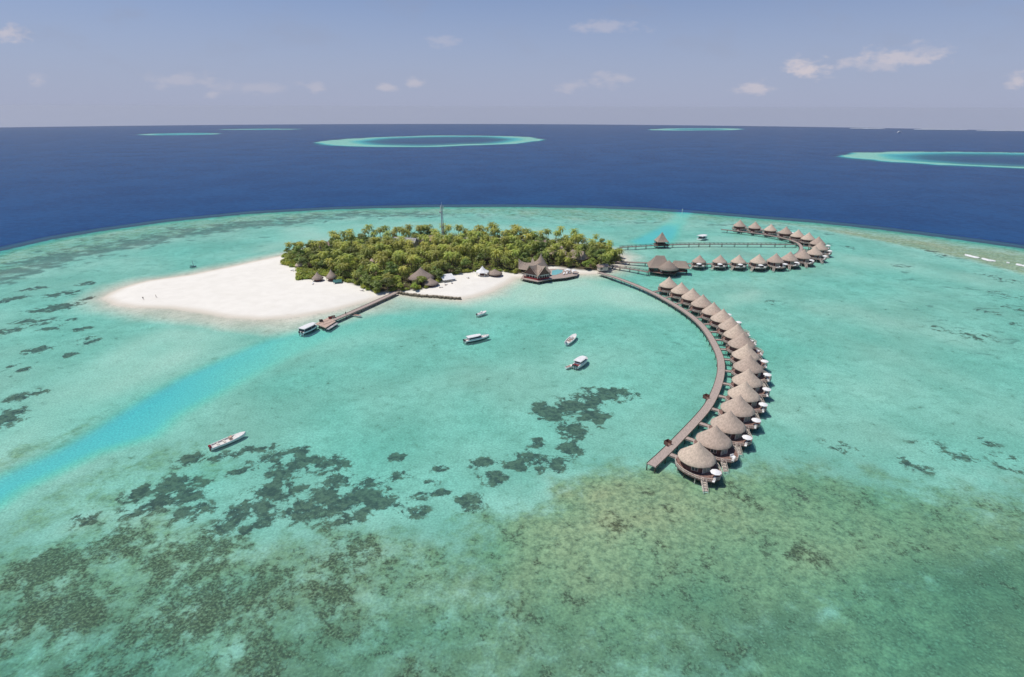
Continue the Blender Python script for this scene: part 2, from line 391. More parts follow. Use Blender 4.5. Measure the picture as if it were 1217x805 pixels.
# shores
slope = .058 + .014 * vnoise(X, Y, 60, 31) - .028 * blob([(150, 366), (235, 371), (310, 380), (400, 371), (460, 352), (480, 366), (400, 388), (310, 400), (230, 388), (160, 378)], 8)
shore = np.maximum(-sd_land, 0) * slope
d = np.where(sd_land > -60, np.minimum(d, np.where(sd_land < 0, shore * (1 + shore * .25), d)), d)
d = np.where(sd_land >= 0, -np.minimum(.085 * sd_land, 1.3 + .1 * vnoise(X, Y, 25, 8)), d)
# dark coral patches (photograph position, half sizes)
patch_px = [(10, 396, 14, 3), (28, 384, 12, 2.5), (50, 385, 16, 3), (68, 368, 26, 4), (75, 351, 18, 3), (103, 339, 10, 2), (98, 393, 9, 2), (107, 407, 12, 5), (47, 418, 16, 3.5), (84, 424, 7, 3), (32, 441, 10, 2.5), (16, 437, 6, 2),
    (33, 473, 14, 4), (8, 500, 16, 8), (85, 382, 6, 2), (20, 356, 12, 2), (40, 345, 14, 2), (110, 357, 10, 1.5), (60, 392, 12, 3), (5, 360, 9, 2),
    (652, 492, 16, 9), (682, 486, 22, 10), (707, 498, 14, 9), (678, 514, 16, 10), (638, 528, 9, 6), (725, 470, 24, 7), (700, 478, 16, 6), (573, 553, 14, 5), (586, 571, 12, 7), (626, 545, 14, 6), (650, 555, 20, 9), (678, 536, 12, 8), (612, 556, 14, 5),
    (559, 601, 16, 8), (525, 560, 12, 4), (473, 546, 10, 4), (477, 569, 10, 5), (529, 589, 12, 4), (499, 593, 12, 4), (491, 613, 15, 6), (440, 577, 16, 6), (404, 576, 14, 10), (420, 593, 30, 12), (457, 601, 20, 8), (412, 613, 30, 12), (512, 577, 8, 3),
    (210, 577, 20, 9), (165, 589, 14, 7), (202, 597, 40, 9), (230, 613, 18, 8), (228, 549, 15, 6), (262, 546, 10, 4), (291, 540, 12, 4), (317, 536, 10, 4), (323, 547, 20, 5), (359, 538, 14, 5), (351, 559, 30, 10), (396, 555, 16, 8), (290, 562, 18, 3),
    (323, 587, 24, 8), (291, 613, 22, 9), (331, 613, 22, 10), (375, 605, 30, 14), (266, 633, 18, 7), (291, 633, 8, 5), (101, 621, 12, 7), (345, 590, 16, 8), (385, 590, 18, 9),
    (1000, 535, 18, 5), (1125, 540, 28, 7), (1145, 546, 18, 5), (1168, 527, 12, 4), (1085, 556, 16, 6), (940, 590, 15, 7), (1205, 556, 20, 8), (1150, 400, 26, 5), (1110, 392, 14, 3), (1175, 372, 14, 3), (1205, 368, 16, 3), (920, 362, 10, 3), (1190, 352, 20, 3),
    (1070, 318, 12, 2), (1120, 306, 10, 2), (1165, 328, 16, 2), (980, 291, 8, 2), (1010, 296, 10, 2), (1195, 335, 15, 2.5), (1215, 390, 12, 4), (1100, 300, 14, 2)]
pidx = np.where((np.hypot(X, Y) < 700) & (np.abs(ang)[None, :].repeat(nr, 0).ravel() < 60))[0]
xs, ys = X[pidx], Y[pidx]; patch = np.zeros(X.shape); pv = np.zeros(len(pidx))
for (px, py, a, b) in patch_px:
    c = at(px, py, -1.5); e = at(px + a, py, -1.5); g = at(px, py - b, -1.5); h = at(px, py + b, -1.5)
    ax_ = (e - c).length * (1.2 if py > 460 else .95); ay_ = (g - h).length / 2 * (1.2 if py > 460 else .95)
    th = math.atan2(c.x, c.y)
    dx, dy = xs - c.x, ys - c.y
    lx = dx * math.cos(th) - dy * math.sin(th); ly = dx * math.sin(th) + dy * math.cos(th)
    pv = np.maximum(pv, (1.0 if px < 880 else .50) * np.clip(1.55 - np.hypot(lx / ax_, ly / ay_), 0, 1))
patch[pidx] = pv * (sd_land[pidx] < -5)
scat = blob([(-200, 420), (0, 345), (90, 320), (150, 310), (175, 330), (125, 350), (110, 420), (60, 480), (-60, 560)], 10) * .34
scat = np.maximum(scat, .42 * blob([(150, 330), (330, 290), (330, 275), (200, 292), (100, 315)], 8))
scat = np.maximum(scat, .52 * blob([(1050, 310), (1217, 350), (1400, 380), (1400, 440), (1180, 430), (1080, 400), (1060, 360)], 14))
scat = np.maximum(scat, .2 * blob([(860, 400), (1080, 360), (1217, 430), (1217, 540), (1000, 530), (920, 520)], 12))
scat = np.maximum.reduce([scat, .22 * mid, .5 * chan_edge])
rub_dark = blob([(-100, 690), (60, 640), (150, 600), (250, 600), (420, 612), (470, 640), (420, 720), (300, 830), (-100, 900)], 10) * (.62 + .3 * vnoise(X, Y, 30, 14))
rub = fore * (.50 + .20 * vnoise(X, Y, 26, 17)) + fore * rub_dark * .42
rub = rub - .10 * np.minimum(teal, 1) * fore
turf_vignette = fore * (1 - .8 * tan_shoal) * np.clip(.62 * np.minimum(teal, 1) + .5 * blob([(-400, 1400), (-300, 720), (300, 690), (700, 710), (1300, 660), (1800, 1400)], 20) + .22, 0, .85)  # dark growth, with lens vignette darkening painted in at the near corners
tan = np.clip(fore * (.55 + .45 * blob([(600, 640), (700, 560), (800, 560), (960, 570), (1200, 640), (1050, 690), (840, 720), (660, 740)], 12) - .1 * teal), 0, 1)
tan = np.maximum(tan, crest * .6)
tan = np.maximum(tan, fore * teal * .9 * (X > 0))
tan = np.maximum(tan, .42 * blob([(-60, 560), (0, 535), (60, 515), (130, 480), (110, 505), (60, 532), (0, 560)], 6))
tan = np.maximum(tan, .40 * blob([(0, 612), (40, 592), (90, 565), (180, 530), (240, 520), (300, 560), (200, 600), (100, 612), (0, 650)], 6))
s_rag = -s_in + 9 * vnoise(X, Y, 34, 61) + 5 * vnoise(X, Y, 13, 62)
west = sstep(-X, -40, 230)
belt = np.exp(-((s_rag - 14 - 7 * west) / (17.0 + 9 * west)) ** 2) * (s_rag > -16)
bandc = np.clip(belt * (.56 + .42 * west) + .34 * band * sstep(s_rag, 20, 50) + .25 * band * vnoise(X, Y, 46, 41), 0, 1) * (1 - .9 * crest) * (1 - chan_n) * (sd_reef > -30)
tan = np.maximum(tan, .42 * band * sstep(s_rag, 8, 30) * (1 - chan_n))
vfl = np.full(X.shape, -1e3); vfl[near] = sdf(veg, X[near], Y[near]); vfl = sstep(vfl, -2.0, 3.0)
wet = sstep(d, -.55, -.05) * (sd_land > -4)

faces = []
idx = np.arange(nr * na).reshape(nr, na)
a_ = idx[:-1, :]; b_ = idx[1:, :]; a2 = np.roll(a_, -1, 1); b2 = np.roll(b_, -1, 1)
quads = np.stack([a_, a2, b2, b_], -1).reshape(-1, 4)
def sheet(name, Z, mat, attrs):
    me = bpy.data.meshes.new(name); n = len(Z)
    me.vertices.add(n); me.vertices.foreach_set('co', np.stack([X, Y, Z], -1).astype(np.float32).ravel())
    me.loops.add(len(quads) * 4); me.loops.foreach_set('vertex_index', quads.astype(np.int32).ravel())
    me.polygons.add(len(quads)); me.polygons.foreach_set('loop_start', np.arange(0, len(quads) * 4, 4, dtype=np.int32))
    me.polygons.foreach_set('use_smooth', np.ones(len(quads), bool))
    me.update(); me.validate()
    for k, v in attrs.items():
        at_ = me.attributes.new(k, 'FLOAT', 'POINT'); at_.data.foreach_set('value', v.astype(np.float32))
    me.materials.append(mat); o = link(name, me); tag(o, kind='structure'); return o

def attr(nt, name):
    n = node(nt, 'ShaderNodeAttribute'); n.attribute_name = name; return n.outputs['Fac']
# sea floor material
mb, nt, out = new_mat('seabed')
pos = node(nt, 'ShaderNodeNewGeometry').outputs['Position']
n_big = noise_n(nt, pos, .035, 4, .55); n_mid = noise_n(nt, pos, .16, 5, .6, .4); n_fine = noise_n(nt, pos, .62, 4, .65); n_tiny = noise_n(nt, pos, 1.7, 3, .6)
n_grass = noise_n(nt, pos, .28, 6, .72, .3)
sand = mixc(nt, maprange(nt, n_big, .3, .7), (.69, .64, .545), (.555, .535, .445))
n_soft = noise_n(nt, pos, .02, 4, .6, .6)
sand = mixc(nt, maprange(nt, n_soft, .46, .66, 0, .55), sand, (.44, .455, .37))
sand = mixc(nt, maprange(nt, n_mid, .40, .72, 0, .45), sand, (.40, .41, .325))
sand = mixc(nt, maprange(nt, n_grass, .50, .68, 0, .42), sand, (.32, .325, .25))
sand = mixc(nt, math_n(nt, 'MULTIPLY', maprange(nt, n_grass, .64, .69), maprange(nt, n_big, .42, .58, .05, .7)), sand, (.17, .165, .125))
sand = mixc(nt, math_n(nt, 'MULTIPLY', attr(nt, 'chan'), .8), sand, (.70, .67, .565))
dry = mixc(nt, maprange(nt, n_mid, .3, .7), (.86, .82, .74), (.81, .77, .69))
dry = mixc(nt, attr(nt, 'wet'), dry, (.68, .62, .52))
dry = mixc(nt, math_n(nt, 'MULTIPLY', maprange(nt, n_grass, .62, .70), .12), dry, (.50, .43, .35))
land_m = attr(nt, 'land')
c = mixc(nt, land_m, sand, dry)
tanv = maprange(nt, math_n(nt, 'ADD', attr(nt, 'tan'), math_n(nt, 'MULTIPLY', math_n(nt, 'SUBTRACT', mixc(nt, .5, n_mid, n_grass), .5), 1.6)), .15, .75)
c = mixc(nt, math_n(nt, 'MULTIPLY', tanv, .9), c, mixc(nt, maprange(nt, n_fine, .35, .68), (.49, .43, .235), (.205, .205, .105)))
# short turf with vignette darkening painted in, sea-grass and scattered coral by noise thresholds
c = mixc(nt, math_n(nt, 'MULTIPLY', attr(nt, 'turf_vignette'), maprange(nt, mixc(nt, .5, n_mid, n_big), .30, .62)), c, (.155, .175, .105))
def thresh(dens, nz, w=.07, lo=.75, hi=.25):
    t = math_n(nt, 'SUBTRACT', nz, math_n(nt, 'SUBTRACT', lo, math_n(nt, 'MULTIPLY', dens, lo - hi)))
    return maprange(nt, t, -w, w)
pa = attr(nt, 'patch')
pm = maprange(nt, math_n(nt, 'ADD', pa, math_n(nt, 'MULTIPLY', math_n(nt, 'SUBTRACT', mixc(nt, .6, n_mid, n_grass), .5), 6.6)), .44, .84)
pm = math_n(nt, 'MULTIPLY', pm, maprange(nt, pa, .02, .3))
sat = math_n(nt, 'MULTIPLY', maprange(nt, mixc(nt, .6, n_grass, n_fine), .545, .60), maprange(nt, pa, .0, .35))
pm = math_n(nt, 'MAXIMUM', pm, math_n(nt, 'MULTIPLY', sat, .85))
dark = mixc(nt, maprange(nt, mixc(nt, .6, n_grass, n_fine), .42, .60), (.045, .042, .034), (.20, .155, .10))
c = mixc(nt, math_n(nt, 'MULTIPLY', pm, .93), c, dark)
mp2 = node(nt, 'ShaderNodeMapping'); mp2.inputs['Scale'].default_value = (.075, .13, .1); mp2.inputs['Rotation'].default_value = (0, 0, .25); nt.links.new(pos, mp2.inputs[0])
n_str = noise_n(nt, mp2.outputs[0], 1.0, 5, .6, .5)
c = mixc(nt, math_n(nt, 'MULTIPLY', thresh(attr(nt, 'scat'), n_str, .05, .80, .42), .62), c, (.22, .225, .18))
c = mixc(nt, math_n(nt, 'MULTIPLY', thresh(attr(nt, 'flat'), mixc(nt, .35, n_str, n_mid), .09, .74, .43), .80), c, mixc(nt, n_fine, (.11, .105, .09), (.23, .21, .17)))
n_rub = mixc(nt, .40, mixc(nt, .55, n_mid, n_grass), n_fine)
rubv = attr(nt, 'rub')
c = mixc(nt, math_n(nt, 'MULTIPLY', thresh(rubv, n_rub, .055, .75, .40), .88), c, mixc(nt, maprange(nt, n_tiny, .4, .62), (.085, .066, .036), (.21, .165, .085)))
# pale rubble, and caustic light threads painted into the colour between the corals
c = mixc(nt, math_n(nt, 'MULTIPLY', math_n(nt, 'MULTIPLY', maprange(nt, mixc(nt, .5, n_tiny, n_fine), .52, .64), maprange(nt, rubv, .05, .4)), .26), c, (.54, .52, .36))
fine_t = maprange(nt, n_tiny, .28, .72, .76, 1.24, False)  # ripple light and dark painted into the underwater colour
hs = node(nt, 'ShaderNodeHueSaturation'); nt.links.new(c, hs.inputs['Color'])
nt.links.new(mixc(nt, land_m, fine_t, (1.0, 1.0, 1.0)), hs.inputs['Value']); c = hs.outputs[0]
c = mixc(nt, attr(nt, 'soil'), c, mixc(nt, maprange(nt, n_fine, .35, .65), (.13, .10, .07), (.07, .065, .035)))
bd = node(nt, 'ShaderNodeBsdfDiffuse'); nt.links.new(c, bd.inputs[0]); nt.links.new(bd.outputs[0], out.inputs[0])
sheet('seabed', Zs - np.where(d > 0, d * .5, d), mb, dict(patch=patch, chan=np.clip(np.maximum(np.maximum(np.maximum(chan, chan_n), pale), (np.hypot(X, Y) > 1200) * 1.0), 0, 1), turf_vignette=np.clip(turf_vignette, 0, 1), scat=np.clip(scat * (1 - bandc) * (1 - chan), 0, 1), rub=np.clip(rub, 0, 1), tan=np.clip(tan, 0, 1), flat=np.clip(bandc, 0, 1), land=sstep(-d, -.06, .12), soil=vfl, wet=np.clip(wet, 0, 1)))

# water: clear sheet, absorbs and scatters by the depth under it, fresnel reflection on ripples
mw, nt, out = new_mat('sea_water')
dep = math_n(nt, 'MAXIMUM', attr(nt, 'depth'), 0.0)
geo = node(nt, 'ShaderNodeNewGeometry'); pos = geo.outputs['Position']
def T(k): return math_n(nt, 'EXPONENT', math_n(nt, 'MULTIPLY', dep, -k))
cc = node(nt, 'ShaderNodeCombineColor'); KW = (.49, .102, .118)
for i in range(3): nt.links.new(T(KW[i]), cc.inputs[i])
tr = node(nt, 'ShaderNodeBsdfTransparent'); nt.links.new(cc.outputs[0], tr.inputs[0])
inv = node(nt, 'ShaderNodeVectorMath', operation='SUBTRACT'); inv.inputs[0].default_value = (1, 1, 1); nt.links.new(cc.outputs[0], inv.inputs[1])
n_w = mixc(nt, .62, noise_n(nt, pos, .012, 5, .65), noise_n(nt, pos, .14, 6, .8))
deep = mixc(nt, maprange(nt, n_w, .40, .60), (.003, .043, .146), (.008, .070, .205))  # wave and wind-streak shading painted into the deep-water colour
wcol = mixc(nt, maprange(nt, dep, 2.6, 11.0), mixc(nt, math_n(nt, 'MULTIPLY', attr(nt, 'blue'), maprange(nt, dep, 1.4, 2.5)), (.055, .335, .29), (.04, .31, .61)), deep)
wsc = node(nt, 'ShaderNodeVectorMath', operation='MULTIPLY'); nt.links.new(wcol, wsc.inputs[0]); nt.links.new(inv.outputs[0], wsc.inputs[1])
df = node(nt, 'ShaderNodeBsdfDiffuse'); nt.links.new(wsc.outputs[0], df.inputs[0])
ad = node(nt, 'ShaderNodeAddShader'); nt.links.new(tr.outputs[0], ad.inputs[0]); nt.links.new(df.outputs[0], ad.inputs[1])
mpw = node(nt, 'ShaderNodeMapping'); mpw.inputs['Scale'].default_value = (1, .55, 1); mpw.inputs['Rotation'].default_value = (0, 0, .5); nt.links.new(pos, mpw.inputs[0])
h1 = noise_n(nt, mpw.outputs[0], .55, 4, .6, .3); h2 = noise_n(nt, mpw.outputs[0], .10, 3, .55)
hh = math_n(nt, 'ADD', h1, math_n(nt, 'MULTIPLY', h2, 2.0))
bp = node(nt, 'ShaderNodeBump'); bp.inputs['Strength'].default_value = 1.0; bp.inputs['Distance'].default_value = .15; nt.links.new(hh, bp.inputs['Height'])
gl = node(nt, 'ShaderNodeBsdfGlossy'); gl.inputs['Roughness'].default_value = .12; nt.links.new(bp.outputs[0], gl.inputs['Normal'])
fr = node(nt, 'ShaderNodeFresnel'); fr.inputs[0].default_value = 1.33; nt.links.new(bp.outputs[0], fr.inputs['Normal'])
ms = node(nt, 'ShaderNodeMixShader'); nt.links.new(math_n(nt, 'MULTIPLY', fr.outputs[0], .34), ms.inputs[0])
nt.links.new(ad.outputs[0], ms.inputs[1]); nt.links.new(gl.outputs[0], ms.inputs[2]); nt.links.new(ms.outputs[0], out.inputs[0])
sheet('sea_water', Zs, mw, dict(depth=d, blue=np.clip(np.maximum(np.maximum(chan, chan_n), (np.hypot(X, Y) > 1200) * .8) + .42 * (sd_reef < 14) * (np.hypot(X, Y) < 1200), 0, 1)))
#MORE

# ------------------------------------------------------------------ water villas
DECK = 1.75
def make_villa():
    v = thing('water_villa', 'x', 'villa')
    rr_ = random.Random(5)
    # thatched roof: slightly concave cone with a thick ragged eave
    mb = MB(); w = [1 + rr_.uniform(-.012, .012) for _ in range(40)]
    wob = lambda k, i: w[i % 40] if k < 5 else 1
    prof = [(4.7, 4.22), (5.12, 4.02), (5.28, 4.08), (5.26, 4.32), (4.3, 5.16), (3.2, 6.18), (2.1, 7.2), (1.05, 8.28), (.5, 8.92), (.2, 9.32), (.02, 9.52)]
    mb.lathe(prof, 40, 0, wob=wob)
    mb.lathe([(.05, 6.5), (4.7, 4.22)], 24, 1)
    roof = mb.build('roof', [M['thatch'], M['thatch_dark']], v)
    # round wall
    mb = MB(); mb.lathe([(4.25, DECK), (4.25, 4.6)], 28, 0, smooth=True); mb.build('wall', M['wood_dark'], v)
    # deck: round round the house, widening to a terrace on the sea side
    pts = []
    for i in range(22):
        t = 2 * math.pi * i / 22
        dth = math.degrees((t + R(25) + math.pi) % (2 * math.pi) - math.pi)
        r = 5.75 + 2.9 * math.exp(-(dth / 40.0) ** 2)
        pts.append((r * math.cos(t), r * math.sin(t)))
    mb = MB(); mb.prism(pts, DECK - .28, DECK); mb.build('deck', M['deck_red'], v)
    # railing: posts, top and middle rails, gaps at bridge (180 deg) and stair (-48 deg)
    mb = MB()
    for i in range(22):
        a, b = pts[i], pts[(i + 1) % 22]
        m = math.degrees(math.atan2((a[1] + b[1]) / 2, (a[0] + b[0]) / 2))
        if abs(m) > 168 or abs(m + 49) < 7: continue
        for z in (.35, .95): mb.tube((a[0], a[1], DECK + z), (b[0], b[1], DECK + z), .075, n=4)
        for k in range(5):
            t = k / 5; x, y = a[0] + (b[0] - a[0]) * t, a[1] + (b[1] - a[1]) * t
            mb.box((x, y, DECK + .5), (.09 if k else .14, .09 if k else .14, 1.0), 0)
    mb.build('railing', M['rail'], v)
    # stilts
    for i in range(0, 22, 2):
        mb = MB(); x, y = pts[i][0] * .94, pts[i][1] * .94
        mb.tube((x, y, -2.2), (x, y, DECK - .28), .14, n=6)
        mb.build('stilt', M['rail'] if i % 4 else M['pile'], v)
    # glazed terrace door and side windows, set in frames
    for ang_, wd, nm in ((-25, 2.6, 'door'), (-70, 1.7, 'window'), (35, 1.7, 'window'), (115, 1.1, 'window')):
        a = R(ang_); c = (math.cos(a) * 4.36, math.sin(a) * 4.36)
        z0, z1 = (DECK + .05, DECK + 2.1) if nm == 'door' else (DECK + .7, DECK + 2.0)
        mb = MB()
        for e in (-1, 0, 1):
            mb.box((c[0] - math.sin(a) * wd / 2 * e, c[1] + math.cos(a) * wd / 2 * e, (z0 + z1) / 2), (.22, .12, z1 - z0), a)
        mb.box((c[0], c[1], z1 + .06), (.22, wd + .12, .12), a); mb.box((c[0], c[1], z0 + .03), (.22, wd + .12, .06), a)
        f = mb.build(nm, M['rail'], v)
        mb = MB(); mb.box((c[0], c[1], (z0 + z1) / 2), (.10, wd - .1, z1 - z0 - .1), a); mb.build('pane' if nm == 'door' else 'pane', M['curtain'] if nm == 'door' else M['glass'], f)
    # stair down to the water
    a = R(-49); ex, ey = math.cos(a), math.sin(a); r0 = 7.6
    mb = MB()
    for k in range(9):
        t = k / 8; mb.box((ex * (r0 + .2 + 2.9 * t), ey * (r0 + .2 + 2.9 * t), DECK - .1 - (DECK + .35) * t), (.34, 1.2, .08), a)
    for s_ in (-.62, .62):
        ox, oy = -ey * s_, ex * s_
        p0 = (ex * r0 + ox, ey * r0 + oy, DECK - .1); p1 = (ex * (r0 + 3.1) + ox, ey * (r0 + 3.1) + oy, -.45)
        mb.tube(p0, p1, .10, n=4)
        mb.tube((p0[0], p0[1], p0[2] + 1.0), (p1[0], p1[1], p1[2] + 1.0), .06, n=4)
        for t in (0, .33, .66, 1):
            q = [p0[i] + (p1[i] - p0[i]) * t for i in range(3)]; mb.tube(q, (q[0], q[1], q[2] + 1.0), .06, n=4)
    mb.build('stair', M['rail'], v)
    return v
def make_parasol():
    p = thing('parasol', 'x', 'parasol')
    mb = MB(); mb.tube((0, 0, 0), (0, 0, 2.45), .04, n=6); mb.box((0, 0, .05), (.6, .6, .1)); mb.build('pole', M['metal'], p)
    mb = MB(); mb.lathe([(1.62, 2.02), (1.65, 2.10), (.9, 2.42), (.05, 2.62)], 8, smooth=False); mb.lathe([(.05, 2.5), (1.62, 2.02)], 8, smooth=False); mb.build('canopy', M['canvas'], p)
    return p
def make_lounger():
    p = thing('sun_lounger', 'x', 'sun lounger')
    mb = MB()
    for x in (-.8, .6):
        for y in (-.28, .28): mb.box((x, y, .14), (.07, .07, .28))
    mb.box((0, 0, .31), (1.9, .68, .06)); mb.build('frame', M['rail'], p)
    mb = MB(); mb.box((-.3, 0, .40), (1.25, .62, .12))
    mb.add([(.33, -.31, .36), (.33, .31, .36), (1.0, .31, .78), (1.0, -.31, .78), (.33, -.31, .48), (.33, .31, .48), (.95, .31, .90), (.95, -.31, .90)],
           [(0, 1, 2, 3), (7, 6, 5, 4), (0, 4, 5, 1), (1, 5, 6, 2), (2, 6, 7, 3), (3, 7, 4, 0)])
    mb.build('cushion', M['canvas'], p)
    return p
def make_bench():
    p = thing('terrace_armchair', 'x', 'armchair')
    mb = MB(); mb.box((0, 0, .3), (.9, .9, .3)); mb.build('seat', M['canvas'], p)
    mb = MB(); mb.box((.40, 0, .66), (.14, .9, .42)); mb.build('backrest', M['canvas'], p)
    for s_ in (-.41, .41):
        mb = MB(); mb.box((-.07, s_, .52), (.78, .1, .14)); mb.build('armrest', M['canvas'], p)
    return p
villa0, par0, lou0, arm0 = make_villa(), make_parasol(), make_lounger(), make_bench()
for o in (villa0, par0, lou0, arm0): freeze(o)
used = {}
def place(proto, loc, rz, scale=1.0, label=None, group=None):
    if proto.name in used: o = copy_tree(proto)
    else: o = proto; used[proto.name] = 1
    o.location = loc; o.rotation_euler = (0, 0, rz); o.scale = (scale,) * 3
    tag(o, label, None, group); return o
def local(c, rz, s, x, y, z): return (c[0] + s * (x * math.cos(rz) - y * math.sin(rz)), c[1] + s * (x * math.sin(rz) + y * math.cos(rz)), c[2] + s * z)
def closest(path, p):
    best = None
    for i in range(len(path) - 1):
        a, b = path[i], path[i + 1]; d_ = b - a; L = d_.x ** 2 + d_.y ** 2
        t = min(1, max(0, ((p.x - a.x) * d_.x + (p.y - a.y) * d_.y) / L)); q = a + d_ * t
        dist = math.hypot(q.x - p.x, q.y - p.y)
        if best is None or dist < best[0]: best = (dist, q, d_.normalized())
    return best

# walkway centre lines (on deck height)
def line(pxs, z=DECK): return [Vector((*at(x, y, z)[:2], 0)) for x, y in pxs]
near_path = line([(774, 553), (793.5, 535), (812, 516), (829, 498), (841, 484), (849, 469), (854, 456), (857, 443), (857.2, 431), (854.5, 420), (848, 407), (841.5, 396), (833, 385.3), (821, 375), (808, 366), (792, 356.5), (776, 348), (755, 338.5), (732, 330), (712, 324)])
far_path = line([(728, 311), (760, 312.3), (808, 313.4), (860, 313.8), (900, 312.8), (926, 310), (945, 304), (953, 297), (951.5, 291), (945, 287), (932, 283), (907, 278.2), (877, 274.6), (857, 272.8)])
link_path = line([(737, 294), (786, 291.2), (822, 290.2), (880, 290.2), (946, 290.6)])
low_path = line([(728, 317), (752, 320), (771, 323.5)])
jetty_path = line([(471, 347.5), (430, 366), (396, 380.5), (381, 386)], 1.4)

def resample(path, step):
    out = [path[0].copy()]; 
    for i in range(len(path) - 1):
        n = max(1, round((path[i + 1] - path[i]).length / step))
        for k in range(1, n + 1): out.append(path[i].lerp(path[i + 1], k / n))
    return out
def smooth(path, it=2):
    for _ in range(it):
        new = [path[0]]
        for i in range(len(path) - 1):
            new += [path[i].lerp(path[i + 1], .25), path[i].lerp(path[i + 1], .75)]
        path = new + [path[-1]]
    return path
def walkway(name, label, path, width, z, step, mat, rail=False, kind='walkway', rail_mat=None):
    w = thing(name, label, kind, path[0])
    o0 = path[0]; pts = smooth(path); n = len(pts)
    nor = []
    for i in range(n):
        d_ = (pts[min(i + 1, n - 1)] - pts[max(i - 1, 0)]).normalized(); nor.append(Vector((-d_.y, d_.x, 0)))
    mb = MB(); vs = []
    for p, q in zip(pts, nor):
        for sx, zz in ((-1, z - .3), (1, z - .3), (1, z), (-1, z)): vs.append((p.x - o0.x + q.x * sx * width / 2, p.y - o0.y + q.y * sx * width / 2, zz))
    fs = [(0, 1, 2, 3), tuple(4 * (n - 1) + k for k in (3, 2, 1, 0))]
    for i in range(n - 1):
        for k in range(4): fs.append((4 * i + k, 4 * i + 4 + k, 4 * i + 4 + (k + 1) % 4, 4 * i + (k + 1) % 4))
    mb.add(vs, fs); mb.build('deck', mat, w)
    if True:
        mb = MB()
        for sx in (-1, 1):
            e = [(p.x - o0.x + q.x * sx * (width / 2 - .08), p.y - o0.y + q.y * sx * (width / 2 - .08)) for p, q in zip(pts, nor)]
            for i in range(n - 1):
                mb.tube((*e[i], z + .06), (*e[i + 1], z + .06), .09, n=4)
        mb.build('kerb_beam', M['pile'] if not rail_mat else rail_mat, w)
    rs_ = resample(pts, step); pm_ = None
    pile_me = MB(); pile_me.tube((0, 0, -2.6), (0, 0, z - .3), .16, n=6); pile_me = pile_me.mesh('pile', M['pile'])
    last = None; made = 0
    for i, p in enumerate(rs_):
        if last is not None and (p - last).length < step * .98: continue
        last = p; c = closest(pts, p); q = Vector((-c[2].y, c[2].x, 0))
        for sx in (-1, 1):
            if made < 100:
                link('pile', pile_me, w, (p.x - o0.x + q.x * sx * width * .42, p.y - o0.y + q.y * sx * width * .42, 0)); made += 1
    if rail:
        for sx in (-1, 1):
            mb = MB()
            e = [(p.x - o0.x + q.x * sx * width * .47, p.y - o0.y + q.y * sx * width * .47) for p, q in zip(pts, nor)]
            for i in range(n - 1): mb.tube((*e[i], z + 1.0), (*e[i + 1], z + 1.0), .09, n=4)
            for i, p in enumerate(resample([Vector((*x, 0)) for x in e], 3.5)): mb.box((p.x, p.y, z + .5), (.16, .16, 1.0))
            mb.build('railing', M['pile'], w)
    return w
near_w = walkway('walkway', 'long curved grey timber walkway on piles linking the island to the near arc of villas', near_path, 3.0, DECK, 5.6, M['deck'])
far_w = walkway('walkway', 'looped timber walkway serving the far ring of villas behind the spa building', far_path, 2.4, DECK, 9.0, M['deck'])
link_w = walkway('walkway', 'narrow railed footway with a hut midway, cutting straight across the far lagoon', link_path, 1.9, DECK, 6.0, M['deck'], rail=True)
low_w = walkway('walkway', 'short timber walkway from the island to the front of the spa building', low_path, 1.9, DECK, 5.0, M['deck'], rail=True)

# near arc: apex positions in the photograph, nearest villa first
near_apex = [(830.8, 524.8), (851.3, 505.2), (868.1, 488.1), (879.3, 469.8), (886.7, 453.6), (890.5, 437.9), (891.6, 422.5), (888.6, 408.6), (883.5, 396.4), (877, 385.4), (869.8, 376), (860.1, 367.1), (848.8, 359), (835.9, 350.6), (823.8, 342.7), (810.4, 335.6), (795.8, 328.7)]
far_apex = [(831.9, 303, .86), (856.5, 303, .88), (878.9, 303, .90), (902.8, 302, 1.0), (923.1, 301.3, 1.0), (939.8, 299.2, 1.0), (955.8, 296.8, 1.0), (969.8, 292.6, 1.0), (976.2, 287, 1.0), (973.5, 281.5, 1.0), (962, 276.3, .98), (949.4, 273.1, .98), (934.9, 269.5, .98), (916.9, 266.2, .98), (898.1, 263.5, .98), (880, 261.4, .98)]
bridges = []
def villa_set(apex, path, group, where, bw, gap_min):
    for i, a in enumerate(apex):
        s_ = a[2] if len(a) > 2 else 1.0
        p = at(a[0], a[1], 9.3 * s_); c = Vector((p.x, p.y, 0))
        dist, q, d_ = closest(path, c)
        rz = math.atan2(c.y - q.y, c.x - q.x)
        nm = ORD[i] if i < len(ORD) else str(i)
        lab = where(i, nm)
        o_v = place(villa0, c, rz + rnd.uniform(-.07, .07), s_ * rnd.uniform(.97, 1.03), lab[0], group)
        # footbridge from walkway to deck
        L = dist - 5.6 * s_ - bw / 2
        if L > .4:
            b = thing('footbridge', lab[1], 'footbridge', (q.x, q.y, 0), rz, 'footbridges to the villas')
            mb = MB(); mb.box((bw / 2 + L / 2, 0, DECK - .16), (L + .1, 1.9, .26)); mb.build('deck', M['deck'], b)
            for sx in (-1, 1):
                mb = MB(); mb.box((bw / 2 + L / 2, sx * .9, DECK + .05), (L, .1, .16)); mb.build('edge_beam', M['pile'], b)
            if L > 4:
                for sx in (-.55, .55):
                    mb = MB(); mb.tube((bw / 2 + L * .5, sx, -2.2), (bw / 2 + L * .5, sx, DECK - .29), .12, n=6); mb.build('pile', M['pile'], b)
        yield i, c, rz, s_, nm
